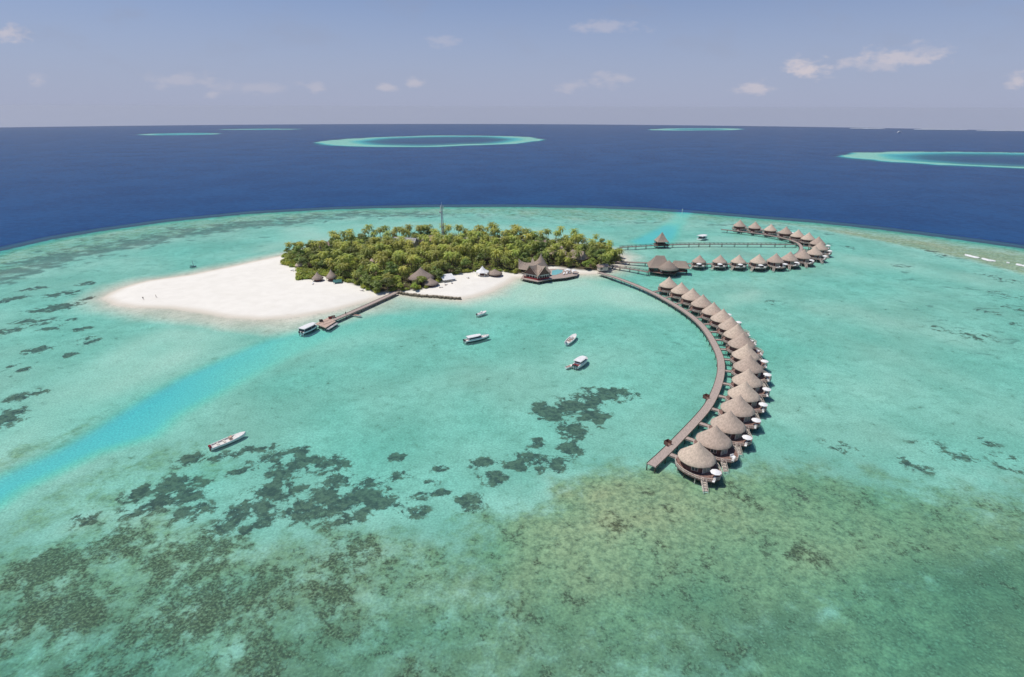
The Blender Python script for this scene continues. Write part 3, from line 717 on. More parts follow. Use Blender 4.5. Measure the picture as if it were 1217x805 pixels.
def wn(i, nm):
    if i == 0: return ('round thatched water villa at the open end of the walkway, nearest of all', 'footbridge from the walkway end to the nearest villa')
    if i == 16: return ('round thatched villa of the near arc standing last, next to the spa building', 'footbridge to the near-arc villa next to the spa building')
    return (f'round thatched villa, {nm} along the near arc counted from the walkway end', f'footbridge to the {nm} villa of the near arc from the walkway end')
has_par = {0: 1, 2: 1, 3: 1, 4: 1, 5: 1, 6: 1, 7: 1, 11: 1, 12: 1, 10: 0, 1: 0}
for i, c, rz, s_, nm in villa_set(near_apex, near_path, 'villas of the near arc', wn, 3.0, 0):
    who = 'nearest villa' if i == 0 else f'{nm} villa of the near arc'
    if has_par.get(i, 0):
        place(par0, local(c, rz, s_, 6.7, -2.7, DECK), rz + .3, .92, f'white open parasol on the {who}', 'white parasols on the villa terraces')
    place(lou0, local(c, rz, s_, 7.1, -4.4 if i != 1 else -3.4, DECK), rz - .5 + 2.2, 1.0, f'white sun lounger by the stair on the {who}', 'white sun loungers on the villa terraces')
    if i in (1, 2, 4, 5, 6, 8, 9): place(arm0, local(c, rz, s_, 6.6, -1.0 if i != 1 else -2.2, DECK), rz + 2.6, 1.25, f'white padded armchair on the {who}', 'white armchairs on the villa terraces')
def wf(i, nm):
    if i == 0: return ('round thatched villa of the far ring standing beside the spa building', 'footbridge to the far-ring villa beside the spa building')
    if i == 15: return ('far thatched villa at the very end of the loop, nearest the marker channel', 'footbridge to the end villa nearest the marker channel')
    return (f'round thatched villa of the far ring, {nm} along the loop from the spa building', f'footbridge to the {nm} villa of the far ring')
for i, c, rz, s_, nm in villa_set(far_apex, far_path, 'villas of the far ring', wf, 2.4, 0):
    who = 'villa beside the spa building' if i == 0 else f'{nm} villa of the far ring'
    place(lou0, local(c, rz, s_, 7.0, -3.9, DECK), rz + 1.4, 1.25, f'white sun lounger on the {who}', 'white sun loungers on the villa terraces')
    if i < 10 or i == 12: place(par0, local(c, rz, s_, 6.8, -1.9 if i != 4 else 1.5, DECK), rz, 1.0, f'white open parasol on the {who}', 'white parasols on the villa terraces')
    if i < 8: place(arm0, local(c, rz, s_, 6.4, 1.2, DECK), rz + 2.6, 1.3, f'white padded armchair on the {who}', 'white armchairs on the villa terraces')

# small landing huts on the water side of the near walkway
for (px, py, lab) in ((793.3, 528.5, 'brown timber landing box on the walkway edge close to its open end'), (839, 473.5, 'brown timber landing box on the inner side of the walkway bend')):
    p = at(px, py, DECK); t = thing('landing_box', lab, 'landing box', (p.x, p.y, 0), .6)
    mb = MB(); mb.box((0, 0, DECK + .1), (1.8, 1.5, .15)); mb.build('platform', M['deck_red'], t)
    mb = MB()
    for x, y, dx, dy in ((-.85, 0, .1, 1.5), (.85, 0, .1, 1.5), (0, .7, 1.8, .1)): mb.box((x, y, DECK + .75), (dx, dy, 1.15))
    mb.build('side_panel', M['wood_dark'], t)
    for x in (-.8, .8):
        mb = MB(); mb.tube((x, -.6, -2.2), (x, -.6, DECK), .1, n=5); mb.build('pile', M['pile'], t)

# ------------------------------------------------------------------ hipped thatch roofs
def hip_roof(mb, L, W, z0, z1, ridge, flare=.5, mi=0, ov=.35):
    """hip roof along x with slightly hollow slopes and a thick eave"""
    rows = []
    for k in range(6):
        t = k / 5; h = z0 + (z1 - z0) * (t ** 1.25 if flare else t)
        a = L / 2 * (1 - t) + ridge / 2 * t; b = W / 2 * (1 - t) + .02
        rows.append((a, b, h))
    vs = [(L / 2 - .4, W / 2 - .4, z0 - .1)]
    ring = lambda a, b, h: [(a, b, h), (-a, b, h), (-a, -b, h), (a, -b, h)]
    allr = [ring(L / 2 - .5, W / 2 - .5, z0 - .1), ring(L / 2, W / 2, z0 - ov)] + [ring(*r) for r in rows]
    vs = [v for r in allr for v in r]; fs = [(0, 1, 2, 3)]
    for k in range(len(allr) - 1):
        for i in range(4): fs.append((4 * k + i, 4 * k + (i + 1) % 4, 4 * k + 4 + (i + 1) % 4, 4 * k + 4 + i))
    fs.append(tuple(4 * (len(allr) - 1) + i for i in range(4)))
    mb.add(vs, fs, mi)
# spa building over the water between the arcs
c = at(787, 324.5); spa = thing('spa_building', 'large water building with joined hipped thatch roofs at the mouth of the villa arcs', 'building', (c.x, c.y, 0), R(-14))
mb = MB(); mb.prism([(-8.5, -5), (0, -8), (7, -7), (9, -2), (15, 0), (15, 6), (4, 7.5), (-8.5, 6)], DECK - .3, DECK); mb.build('deck', M['deck_red'], spa)
mb = MB(); mb.prism([(-7, -3.5), (5, -6), (6.6, 5), (-7, 5)], DECK, 4.6); mb.build('wall', M['wood_dark'], spa)
mb = MB(); mb.box((10.2, 3, DECK + 1.2), (6.5, 4.2, 2.4)); mb.build('wall', M['wood_dark'], spa)
mb = MB(); hip_roof(mb, 14, 13, 4.3, 10.6, 5.0); mb.build('roof', M['thatch_grey'], spa, (-2.2, 1.2, 0), R(8))
mb = MB(); mb.lathe([(5.6, 4.05), (6.3, 3.75), (6.35, 4.05), (4.0, 5.8), (2.0, 7.4), (.3, 8.9), (0, 9.0)], 20); mb.build('roof', M['thatch_grey'], spa, (3.2, -3.0, 0))
mb = MB(); hip_roof(mb, 12, 7, 3.9, 7.6, 7.0); mb.build('roof', M['thatch_grey'], spa, (10.0, 3.0, 0))
for k, (x, y) in enumerate([(-8, -4.6), (-4, -6.2), (0, -7.6), (4, -7.2), (7, -6.5), (8.6, -2), (14.5, .4), (14.5, 5.5), (-8, 5.5), (4, 7)]):
    mb = MB(); mb.tube((x, y, -2.4), (x, y, DECK - .3), .17, n=6); mb.build('stilt', M['pile'], spa)
for (x, y, a) in ((-4, -4.2, -12), (2.2, -5.5, -12)):
    mb = MB(); mb.box((x, y, DECK + 1.25), (2.2, .2, 1.5), R(a)); mb.build('window', M['glass'], spa)
mb = MB(); mb.box((-.9, -4.95, DECK + 1.05), (1.3, .3, 2.1), R(-12)); mb.build('door', M['cream'], spa)
# small hut on the straight footway
c = at(786.5, 291.5, DECK); hut = thing('footway_hut', 'lone square hut with a steep pyramid thatch halfway along the railed footway', 'hut', (c.x, c.y + 2, 0), R(4))
mb = MB(); mb.box((0, 0, DECK - .12), (9.4, 9.0, .3)); mb.build('deck', M['deck_red'], hut)
mb = MB(); hip_roof(mb, 8.6, 8.4, 4.5, 10.8, .5); mb.build('roof', M['thatch_grey'], hut)
for x in (-3.8, 3.8):
    for y in (-3.6, 3.6):
        mb = MB(); mb.tube((x, y, -2.5), (x, y, 4.7), .2, n=6); mb.build('post', M['wood_dark'], hut)
mb = MB(); mb.box((0, 2.5, DECK + 1.3), (6.5, 2.5, 2.6)); mb.build('wall', M['wood_dark'], hut)
mb = MB(); mb.box((0, -3.4, DECK + .55), (7.4, .12, .9)); mb.build('railing', M['pile'], hut)

# ------------------------------------------------------------------ island buildings
def gz(x, y):
    """height of the ground"""
    sdl = inside(land, x, y)
    return 0.0 if sdl < 0 else min(.085 * sdl, 1.3)
clear = []          # (x, y, radius) kept free of trees
def ground_at(px, py, z=1.2):
    p = at(px, py, z); return p
def cone_hut(px, py, r, h, label, tall=1.0, mat='thatch_grey', open_=True, base=1.0, name='beach_hut', cl=None):
    p = ground_at(px, py, base); t = thing(name, label, 'hut', (p.x, p.y, base - .15), 0)
    clear.append((p.x, p.y, r * .9 if cl is None else cl))
    mb = MB(); e = h * .36
    mb.lathe([(r * .9, e - .05), (r, e - .25), (r * 1.01, e), (r * .72, e + (h - e) * .24), (r * .40, e + (h - e) * .50), (r * .17, e + (h - e) * .74), (r * .06, h * .93), (0.01, h)], 18)
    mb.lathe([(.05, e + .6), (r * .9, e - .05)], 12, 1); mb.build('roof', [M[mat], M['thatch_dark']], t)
    mb = MB(); mb.lathe([(r * .62, -.3), (r * .62, e + .1)], 12); mb.build('wall', M['wood_dark'], t)
    for k in range(6):
        a = k * math.pi / 3 + .3; mb = MB(); mb.tube((r * .85 * math.cos(a), r * .85 * math.sin(a), -.4), (r * .85 * math.cos(a), r * .85 * math.sin(a), e), .11, n=5); mb.build('post', M['pile'], t)
    return t
cone_hut(357.5, 319.5, 3.2, 7.0, 'pale pointed thatch hut at the upper bend of the sandy beach edge', mat='thatch')
cone_hut(378, 334.5, 3.3, 6.0, 'open thatch beach shelter standing alone in the sand gap by green shrubs')
cone_hut(394.5, 334, 3.2, 7.4, 'steep grey thatch hut beside the green tarpaulin')
cone_hut(501, 336.5, 7.6, 9.8, 'big round dark thatch hut with a needle tip behind the seawall')
cone_hut(512, 340, 4.6, 5.2, 'low dark thatch shelter leaning against the big needle-tipped hut')
cone_hut(588, 327.5, 4.6, 4.4, 'low wide brown thatch shelter beside the white pavilion', mat='thatch_grey')
def gable_house(px, py, L, W, h, hr, rz, label, mat, wall='cream', name='island_building', base=1.2, hip=0.0, cat='building', cl=None):
    p = ground_at(px, py, base); t = thing(name, label, cat, (p.x, p.y, base - .1), rz)
    for k in np.linspace(-L * .42, L * .42, max(2, int(L / 5))): clear.append((p.x + k * math.cos(rz), p.y + k * math.sin(rz), (W * .62 if cl is None else cl)))
    mb = MB(); mb.box((0, 0, h / 2), (L - 1.2, W - 1.2, h)); mb.build('wall', M[wall], t)
    mb = MB(); hip_roof(mb, L, W, h, h + hr, L * (1 - hip) - .1, ov=.25); mb.build('roof', M[mat], t)
    for k in range(max(2, int(L / 4))):
        x = -L / 2 + 2 + k * 4
        if x > L / 2 - 1.5: break
        mb = MB(); mb.box((x, -(W - 1.2) / 2, h * .55), (1.6, .16, 1.3)); f = mb.build('window', M['rail'], t)
        mb = MB(); mb.box((x, -(W - 1.2) / 2 - .03, h * .55), (1.35, .16, 1.05)); mb.build('pane', M['glass'], f)
    return t
gable_house(482, 295, 18, 10, 5.0, 2.8, R(-14), 'long building with a pale grey sheet roof among palms in mid island', 'roofgrey', base=1.2)
gable_house(518, 292, 12, 8, 4.6, 3.0, R(8), 'pinkish tiled house at the foot of the lattice mast', 'roofpink')
gable_house(505, 293.5, 6, 5, 4.4, 2.0, R(60), 'small brown-roofed shed between the grey building and the mast', 'thatch_grey')
gable_house(444, 321, 9, 7, 4.0, 2.6, R(-70), 'pink-roofed house with a dark gable showing through the left palms', 'roofpink')
gable_house(386, 299, 7, 6, 4.5, 2.4, R(20), 'small pale roof half hidden near the top of the left grove', 'roofpink', cl=1.5)
gable_house(661, 308.5, 13, 10, 4.8, 4.6, R(-8), 'grey hipped thatch hall standing in trees behind the restaurant', 'thatch', hip=.45, wall='wood_dark', cl=4.6)
gable_house(686, 313, 13, 8, 4.0, 4.6, R(-38), 'brown sloping thatch hall at the right of the grey hall', 'thatch_grey', hip=.3, wall='wood_dark', cl=3.6)
gable_house(642, 300.5, 8, 7, 6.0, 3.0, R(10), 'pink-roofed house deep in trees above the restaurant', 'roofpink', cl=2.5)
gable_house(716, 321, 7, 5, 2.6, 1.4, R(15), 'tiny pink house under palms by the start of the curved walkway', 'roofpink', cl=1)
# white pavilion
p = ground_at(573.5, 328, 1.1); clear.append((p.x, p.y, 4)); t = thing('beach_pavilion', 'small white pavilion with a pointed tent roof at the top of the sand cove', 'pavilion', (p.x, p.y, 1.0))
mb = MB(); mb.lathe([(4.0, 2.6), (4.05, 2.85), (2.0, 3.9), (.6, 5.4), (.02, 6.4)], 8, smooth=False); mb.lathe([(.02, 3.6), (4.0, 2.6)], 8, smooth=False); mb.build('roof', M['canvas'], t, rz=R(22.5))
for k in range(8):
    a = k * math.pi / 4 + R(22.5); mb = MB(); mb.tube((3.6 * math.cos(a), 3.6 * math.sin(a), -.2), (3.6 * math.cos(a), 3.6 * math.sin(a), 2.7), .12, n=5); mb.build('post', M['white'], t)
mb = MB(); mb.box((0, .8, .6), (3.2, 1.2, 1.2)); mb.build('bar_counter', M['wood_dark'], t)
# white sail shelter and its shaded sand, tarpaulin
p = ground_at(532, 334.5, 1.0); clear.append((p.x, p.y, 4)); t = thing('shade_tent', 'white sloping sun shade pitched on the cove sand beside green bushes', 'tent', (p.x, p.y, .9), R(35))
mb = MB(); mb.add([(-4.2, -2.8, 1.9), (4.2, -2.8, 1.7), (4.2, 2.6, 3.6), (-4.2, 2.6, 4.0), (-4.2, -2.8, 1.98), (4.2, -2.8, 1.78), (4.2, 2.6, 3.68), (-4.2, 2.6, 4.08)], [(3, 2, 1, 0), (4, 5, 6, 7), (0, 1, 5, 4), (1, 2, 6, 5), (2, 3, 7, 6), (3, 0, 4, 7)]); mb.build('canopy', M['canvas'], t)
for x, y, z in ((-4.1, -2.7, 1.9), (4.1, -2.7, 1.7), (4.1, 2.5, 3.6), (-4.1, 2.5, 4.0)):
    mb = MB(); mb.tube((x, y, -.3), (x, y, z), .07, n=5); mb.build('pole', M['metal'], t)
p = ground_at(401.5, 337, 1.0); clear.append((p.x, p.y, 2.5)); t = thing('tarpaulin_shelter', 'dark green tarpaulin shelter at the edge of the shrubs beside the steep hut', 'shelter', (p.x, p.y, .9), R(15))
mb = MB(); mb.add([(-2.4, -1.8, 1.2), (2.4, -1.8, 1.2), (2.4, 0, 2.4), (-2.4, 0, 2.4), (2.4, 1.8, 1.2), (-2.4, 1.8, 1.2), (-2.4, -1.8, 1.27), (2.4, -1.8, 1.27), (2.4, 0, 2.47), (-2.4, 0, 2.47), (2.4, 1.8, 1.27), (-2.4, 1.8, 1.27)],
    [(3, 2, 1, 0), (5, 4, 2, 3), (6, 7, 8, 9), (9, 8, 10, 11), (0, 1, 7, 6), (4, 5, 11, 10)]); mb.build('canopy', M['tarp'], t)
for x in (-2.3, 2.3):
    for y in (-1.75, 1.75): mb = MB(); mb.tube((x, y, -.4), (x, y, 1.25), .06, n=5); mb.build('pole', M['metal'], t)

# seawall along the front of the big hut
p = [at(x, y, .5) for x, y in ((471, 347.6), (486, 350.5), (500, 351.8), (520, 353), (548, 355.3))]
t = MB(); rr_ = random.Random(3); n = 0
for i in range(len(p) - 1):
    L = (p[i + 1] - p[i]).length
    for k in range(int(L / 1.1)):
        q = p[i].lerp(p[i + 1], (k + .5) / int(L / 1.1))
        t.box((q.x + rr_.uniform(-.3, .3), q.y + rr_.uniform(-.35, .35), .1 + rr_.uniform(-.15, .2)), (1.25, 1.9 + rr_.uniform(-.3, .5), 1.9), rr_.uniform(-.25, .25))
sw = t.build('seawall', M['stone']); tag(sw, 'low brown stone seawall along the waterline in front of the needle-tipped hut', 'seawall')

# ------------------------------------------------------------------ restaurant on its deck
c0 = at(639.4, 332.0, 1.6); RESTZ = 1.6
clear += [(at(x, y, 1.5).x, at(x, y, 1.5).y, r) for x, y, r in ((631, 328, 10), (645, 327, 10), (630, 322, 6), (660, 324, 7), (672, 325, 6), (641, 322, 6))]
rs_t = thing('restaurant', 'dark thatched waterfront restaurant with two gables and upswept horned ridges', 'building', (c0.x, c0.y, 0), 0)
dk = [at(x, y, RESTZ) - c0 for x, y in ((619, 331), (639.4, 335.0), (654, 332.0), (672, 330.2), (686, 327.4), (688, 323.5), (676, 319.5), (655, 319.5), (622, 326))]
mb = MB(); mb.prism([(q.x, q.y) for q in dk], RESTZ - .35, RESTZ); mb.build('deck', M['deck'], rs_t)
for i in range(4):
    for k in range(4):
        q = dk[i].lerp(dk[i + 1], k / 4); mb = MB(); mb.tube((q.x * .985, q.y * .985 + .4, -1.5), (q.x * .985, q.y * .985 + .4, RESTZ - .35), .16, n=6); mb.build('stilt', M['pile'], rs_t)
def hall(rz, cx, cy, W, L, tip, name_idx):
    """a gabled hall: local -y is the open front"""
    o = lambda x, y, z: (cx + x * math.cos(rz) - y * math.sin(rz), cy + x * math.sin(rz) + y * math.cos(rz), z)
    e, z1 = 4.3, 9.0
    mb = MB()       # roof: two slopes with a sagging, upswept ridge
    for s_ in (-1, 1):
        n = 8; top = []; bot = []; top2 = []
        for k in range(n + 1):
            t = k / n; y = -1.2 + t * (L + 1.8)
            zz = z1 + 1.1 * (max(0, 1 - t * 3)) ** 2 + tip * max(0, (t - .55) / .45) ** 2
            top.append(o(0, y - (1.0 if k == 0 else 0), zz)); bot.append(o(s_ * (W / 2 + .8), y, e - .5)); top2.append(o(s_ * W * .2, y, e + (zz - e) * .50))
        vs = top + top2 + bot; fs = []
        for k in range(n):
            for r_ in (0, 1):
                a, b, c_, d_ = r_ * (n + 1) + k, r_ * (n + 1) + k + 1, (r_ + 1) * (n + 1) + k + 1, (r_ + 1) * (n + 1) + k
                fs.append((a, b, c_, d_) if s_ > 0 else (d_, c_, b, a))
        mb.add(vs, fs, 0)
    mb.build('roof', M['thatch_grey'], rs_t)
    mb = MB(); mb.add([o(-W / 2, -.2, e), o(W / 2, -.2, e), o(0, -.2, z1 + .2), o(-W / 2, .2, e), o(W / 2, .2, e), o(0, .2, z1 + .2)], [(0, 1, 2), (5, 4, 3), (0, 3, 4, 1), (1, 4, 5, 2), (2, 5, 3, 0)])
    mb.build('gable', M['wood_dark'], rs_t)
    mb = MB(); q = o(0, L / 2, 0); mb.box((q[0], q[1], (RESTZ + e) / 2), (W - .6, L - 2.4, e - RESTZ), rz); mb.build('wall', M['wood_dark'], rs_t)
    # pale frame with arched bays in front of the dark wall
    f = MB(); q = o(0, -.05, 0); f.box((q[0], q[1], e - .18), (W + .2, .5, .42), rz)
    for k in range(6):
        x = -W / 2 + W * k / 5; q = o(x, -.05, 0); f.box((q[0], q[1], (RESTZ + e) / 2), (.28, .34, e - RESTZ), rz)
    for k in range(5):
        for s_ in (-1, 1):
            x = -W / 2 + W * (k + .5) / 5 + s_ * W * .068; q = o(x, -.05, 0)
            f.box((q[0], q[1], e - .55), (.42, .26, .42), rz)
    f.build('arcade', M['cream'], rs_t)
    f = MB(); q = o(0, -.35, 0); f.box((q[0], q[1], RESTZ + .5), (W, .12, .9), rz); f.build('balustrade', M['red'], rs_t)
pA0, pA1, pB1 = at(621, 330.2, RESTZ) - c0, at(638.8, 333.8, RESTZ) - c0, at(654, 331.2, RESTZ) - c0
for (a, b, tip, k) in ((pA0, pA1, 1.0, 0), (pA1, pB1, 3.0, 1)):
    rz = math.atan2(b.y - a.y, b.x - a.x); m_ = (a + b) / 2; nrm = Vector((-math.sin(rz), math.cos(rz), 0))
    hall(rz, m_.x + nrm.x * 1.0, m_.y + nrm.y * 1.0, (b - a).length - .9, 12.5 if k == 0 else 11, tip, k)
# the big sagging cross roof with its horn on the west and its spire on the east
mb = MB(); n = 12
pw, pe = at(616.0, 325.5, 0) - c0, at(645, 325.5, 0) - c0
mid_ = [pw.lerp(pe, k / n) for k in range(n + 1)]
for s_ in (-1, 1):
    top = []; md = []; bot = []
    for k, q in enumerate(mid_):
        t = k / n; zz = 7.0 + 2.6 * max(0, 1 - t / .35) ** 2 + 4.2 * max(0, (t - .5) / .42 if t < .92 else (1 - (t - .92) / .08)) ** 2
        wd = 4.6 * (.55 + .45 * min(1, t * 4)) 
        top.append((q.x, q.y, zz)); md.append((q.x + 0, q.y + s_ * wd * .42, 4 + (zz - 4) * .5)); bot.append((q.x, q.y + s_ * wd, 3.7))
    vs = top + md + bot; fs = []
    for r_ in (0, 1):
        for k in range(n):
            a, b, c_, d_ = r_ * (n + 1) + k, r_ * (n + 1) + k + 1, (r_ + 1) * (n + 1) + k + 1, (r_ + 1) * (n + 1) + k
            fs.append((a, b, c_, d_) if s_ > 0 else (d_, c_, b, a))
    mb.add(vs, fs, 0)
mb.build('roof', M['thatch_grey'], rs_t)
mb = MB(); q = at(642.5, 327.0, 0) - c0
mb.lathe([(4.4, 5.6), (3.2, 7.6), (2.1, 9.4), (1.05, 11.0), (.38, 12.6), (.02, 13.9)], 10, c=(q.x, q.y)); mb.build('spire', M['thatch_grey'], rs_t)
# pool in the terrace
pp = [at(x, y, RESTZ) for x, y in ((655.5, 327.3), (656, 322), (663, 320.6), (669, 321.5), (668, 324.2), (661, 327.0))]
cx_, cy_ = sum(q.x for q in pp) / 6, sum(q.y for q in pp) / 6
pl = thing('swimming_pool', 'turquoise swimming pool set in the terrace beside the restaurant', 'pool', (cx_, cy_, RESTZ))
mb = MB(); mb.prism([((q.x - cx_) * 1.06, (q.y - cy_) * 1.06) for q in pp], -.2, .12); mb.build('coping', M['cream'], pl)
mb = MB(); mb.prism([(q.x - cx_, q.y - cy_) for q in pp], .05, .16); mb.build('pool_water', M['pool'], pl)
for k, (px, py) in enumerate(((670, 326.5), (673.5, 325.8), (677, 325), (680.5, 324.4), (672, 323), (676, 322.4))):
    p = at(px, py, RESTZ); place(lou0, (p.x, p.y, RESTZ), R(70 + 9 * k), 1.3, 'white sun lounger on the pool terrace beside the restaurant', 'sun loungers on the pool terrace')
for k, (px, py) in enumerate(((675, 324.5), (682, 325.5))):
    p = at(px, py, RESTZ); place(par0, (p.x, p.y, RESTZ), R(20 + 9 * k), 1.0, ['white parasol on the pool terrace, nearer the pool', 'white parasol on the outer end of the pool terrace'][k], 'parasols on the pool terrace')

for k, (px, py, lab) in enumerate(((524, 342.5, 'white sun lounger on the cove sand, nearest the low leaning thatch shelter'), (530, 339.5, 'white sun lounger on the cove sand just below the white sun shade'), (537, 337.5, 'white sun lounger on the cove sand past the sun shade'), (556, 331.5, 'white sun lounger at the back of the cove, nearest the small bush tree'),
        (430, 346.5, 'white sun lounger alone at the edge of the big beach near the jetty trees'), (350, 323, 'white sun lounger on the sandbank below the pale pointed hut'), (347, 322.5, 'white sun lounger on the open sand further out from the pale pointed hut'), (372, 338.5, 'white sun lounger in front of the open beach shelter'))):
    p = at(px, py, 1.0); place(lou0, (p.x, p.y, gz(p.x, p.y)), R(200 + 37 * k), 1.15, lab, 'sun loungers on the beach')
# ------------------------------------------------------------------ lattice mast
p = at(526.5, 287, 1); mast = thing('radio_mast', 'tall blue-grey lattice radio mast rising behind the island palms', 'mast', (p.x, p.y, 1.0))
clear.append((p.x, p.y, 3)); HM = 27.0; wm = lambda z: 1.15 * (1 - .45 * z / HM)
for k in range(3):
    a = k * 2.094 + .4; mb = MB(); mb.tube((wm(0) * math.cos(a), wm(0) * math.sin(a), -.5), (wm(HM) * math.cos(a), wm(HM) * math.sin(a), HM), .17, n=5); mb.build('leg', M['mast'], mast)
mb = MB()
for j in range(15):
    z0, z1 = j * HM / 15, (j + 1) * HM / 15
    for k in range(3):
        a, b = k * 2.094 + .4, (k + 1) * 2.094 + .4
        A_ = (wm(z0) * math.cos(a), wm(z0) * math.sin(a), z0); B_ = (wm(z1) * math.cos(b), wm(z1) * math.sin(b), z1); C_ = (wm(z1) * math.cos(a), wm(z1) * math.sin(a), z1)
        mb.tube(A_, B_, .09, n=4); mb.tube(C_, B_, .09, n=4)
mb.build('bracing', M['mast'], mast)
mb = MB(); mb.tube((0, 0, HM), (0, 0, HM + 2.2), .08, n=5); mb.build('lightning_rod', M['mast'], mast)
for a in (0.2, 1.9, 4.2):
    mb = MB(); mb.box((1.3 * math.cos(a), 1.3 * math.sin(a), HM - 1.8), (.35, .5, 2.4), a); mb.build('antenna_panel', M['white'], mast)
mb = MB(); mb.tube((-1.2, -.3, HM - 5.0), (-1.2, -.7, HM - 5.05), .75, .7, 10); mb.build('dish', M['white'], mast)

# ------------------------------------------------------------------ jetty on the island's beach
jt = walkway('jetty', 'straight timber jetty running from the beach corner out to a wide boat landing', jetty_path, 3.0, 1.4, 5.0, M['deck'], kind='jetty')
pl_ = [at(x, y, 1.4) for x, y in ((374.8, 385), (387, 389.8), (399, 382.2), (391.5, 376.8))]
o_ = jetty_path[0]
mb = MB(); mb.prism([(q.x - o_.x, q.y - o_.y) for q in pl_], 1.08, 1.46); mb.build('landing_platform', M['tan'], jt)
q0, q1 = pl_[1], pl_[2]; dn = (q1 - q0).normalized(); nn = Vector((dn.y, -dn.x, 0))
mb = MB(); mb.prism([((q + nn * w).x - o_.x, (q + nn * w).y - o_.y) for q, w in ((q0, .05), (q1, .05), (q1, 1.6), (q0, 1.6))][::-1], .55, .8); mb.build('boarding_step', M['roofgrey'], jt)
for i in range(4):
    for k in range(3):
        q = pl_[i].lerp(pl_[(i + 1) % 4], k / 3); q = q.lerp((pl_[0] + pl_[2]) / 2, .05); mb = MB(); mb.tube((q.x - o_.x, q.y - o_.y, -2.4), (q.x - o_.x, q.y - o_.y, 1.1), .18, n=6); mb.build('pile', M['pile'], jt)
for (px, py, lab, m_) in ((381.5, 382.2, 'dark luggage crate stacked on the jetty landing, nearer the moored ferry', 'black'), (392.5, 378.6, 'red-brown crate on the jetty landing where the narrow deck begins', 'red'), (396.5, 377.6, 'small tan crate on the narrow jetty deck just past the landing', 'tan')):
    p = at(px, py, 1.5); t = thing('crate', lab, 'crate', (p.x, p.y, 1.47), .5)
    mb = MB(); mb.box((0, 0, .45), (1.5, 1.0, .9)); mb.build('body', M[m_], t); mb = MB(); mb.box((0, 0, .95), (1.6, 1.1, .1)); mb.build('lid', M['pile'], t)

# ------------------------------------------------------------------ boats
def hull_mesh(L, B, H, mi=0, mi_deck=1, mi_stripe=0, blunt=.86, n=12, sheer=.35, well=True):
    """boat hull along +x with a sunken cockpit"""
    mb = MB(); st = []
    for k in range(n + 1):
        t = k / n; x = -L / 2 + L * t
        w = B / 2 * (blunt + (1 - blunt) * min(1, t * 3)) * (1 if t < .45 else math.sqrt(max(0, 1 - ((t - .45) / .55) ** 2.2)) if t < 1 else 0)
        w = max(w, .04); sh = H + sheer * max(0, (t - .3) / .7) ** 2
        kl = -.35 + .5 * max(0, (t - .7) / .3) ** 2
        st.append([(x, -w, sh), (x, -w * .97, sh * .55), (x, -w * .82, .05), (x, 0, kl), (x, w * .82, .05), (x, w * .97, sh * .55), (x, w, sh)])
    vs = [p for r in st for p in r]; fs = []; fs2 = []
    for k in range(n):
        for j in range(6): 
            f = (7 * k + j, 7 * k + 7 + j, 7 * k + 8 + j, 7 * k + 1 + j)
            (fs2 if j in (1, 4) else fs).append(f)
    mb.add(vs, fs, mi, True); mb.add(vs, fs2, mi_stripe if mi_stripe else mi, True); mb.add(vs, [tuple(range(6, -1, -1))], mi)
    # deck with well
    dk_, rim = [], []
    for r in st:
        rim.append((r[0], r[6]))
    vs = []; fs = []
    for k in range(n + 1):
        a, b = rim[k]; t = k / n; iw = .82 if .04 < t < .72 and well else 0
        zi = a[2] - (.45 if iw else 0)
        vs += [a, (a[0], a[1] * .82, a[2] + .02), (a[0], a[1] * .80, zi), (a[0], b[1] * .80, zi), (a[0], b[1] * .82, b[2] + .02), b]
    for k in range(n):
        for j in range(5): fs.append((6 * k + j, 6 * k + j + 1, 6 * k + 7 + j, 6 * k + 6 + j))
    mb.add(vs, fs, mi_deck); return mb
def outboard(parent, x, y, z, m='black'):
    mb = MB(); mb.box((x - .25, y, z + .35), (.6, .42, .62)); mb.tube((x - .3, y, z + .2), (x - .35, y, -.6), .12, n=5); mb.build('outboard_motor', M[m], parent)
def boat_loc(px, py): p = at(px, py, .3); return (p.x, p.y, 0)
def heading(p0, p1):
    a, b = at(*p0, .3), at(*p1, .3); return math.atan2(b.y - a.y, b.x - a.x), (b - a).length
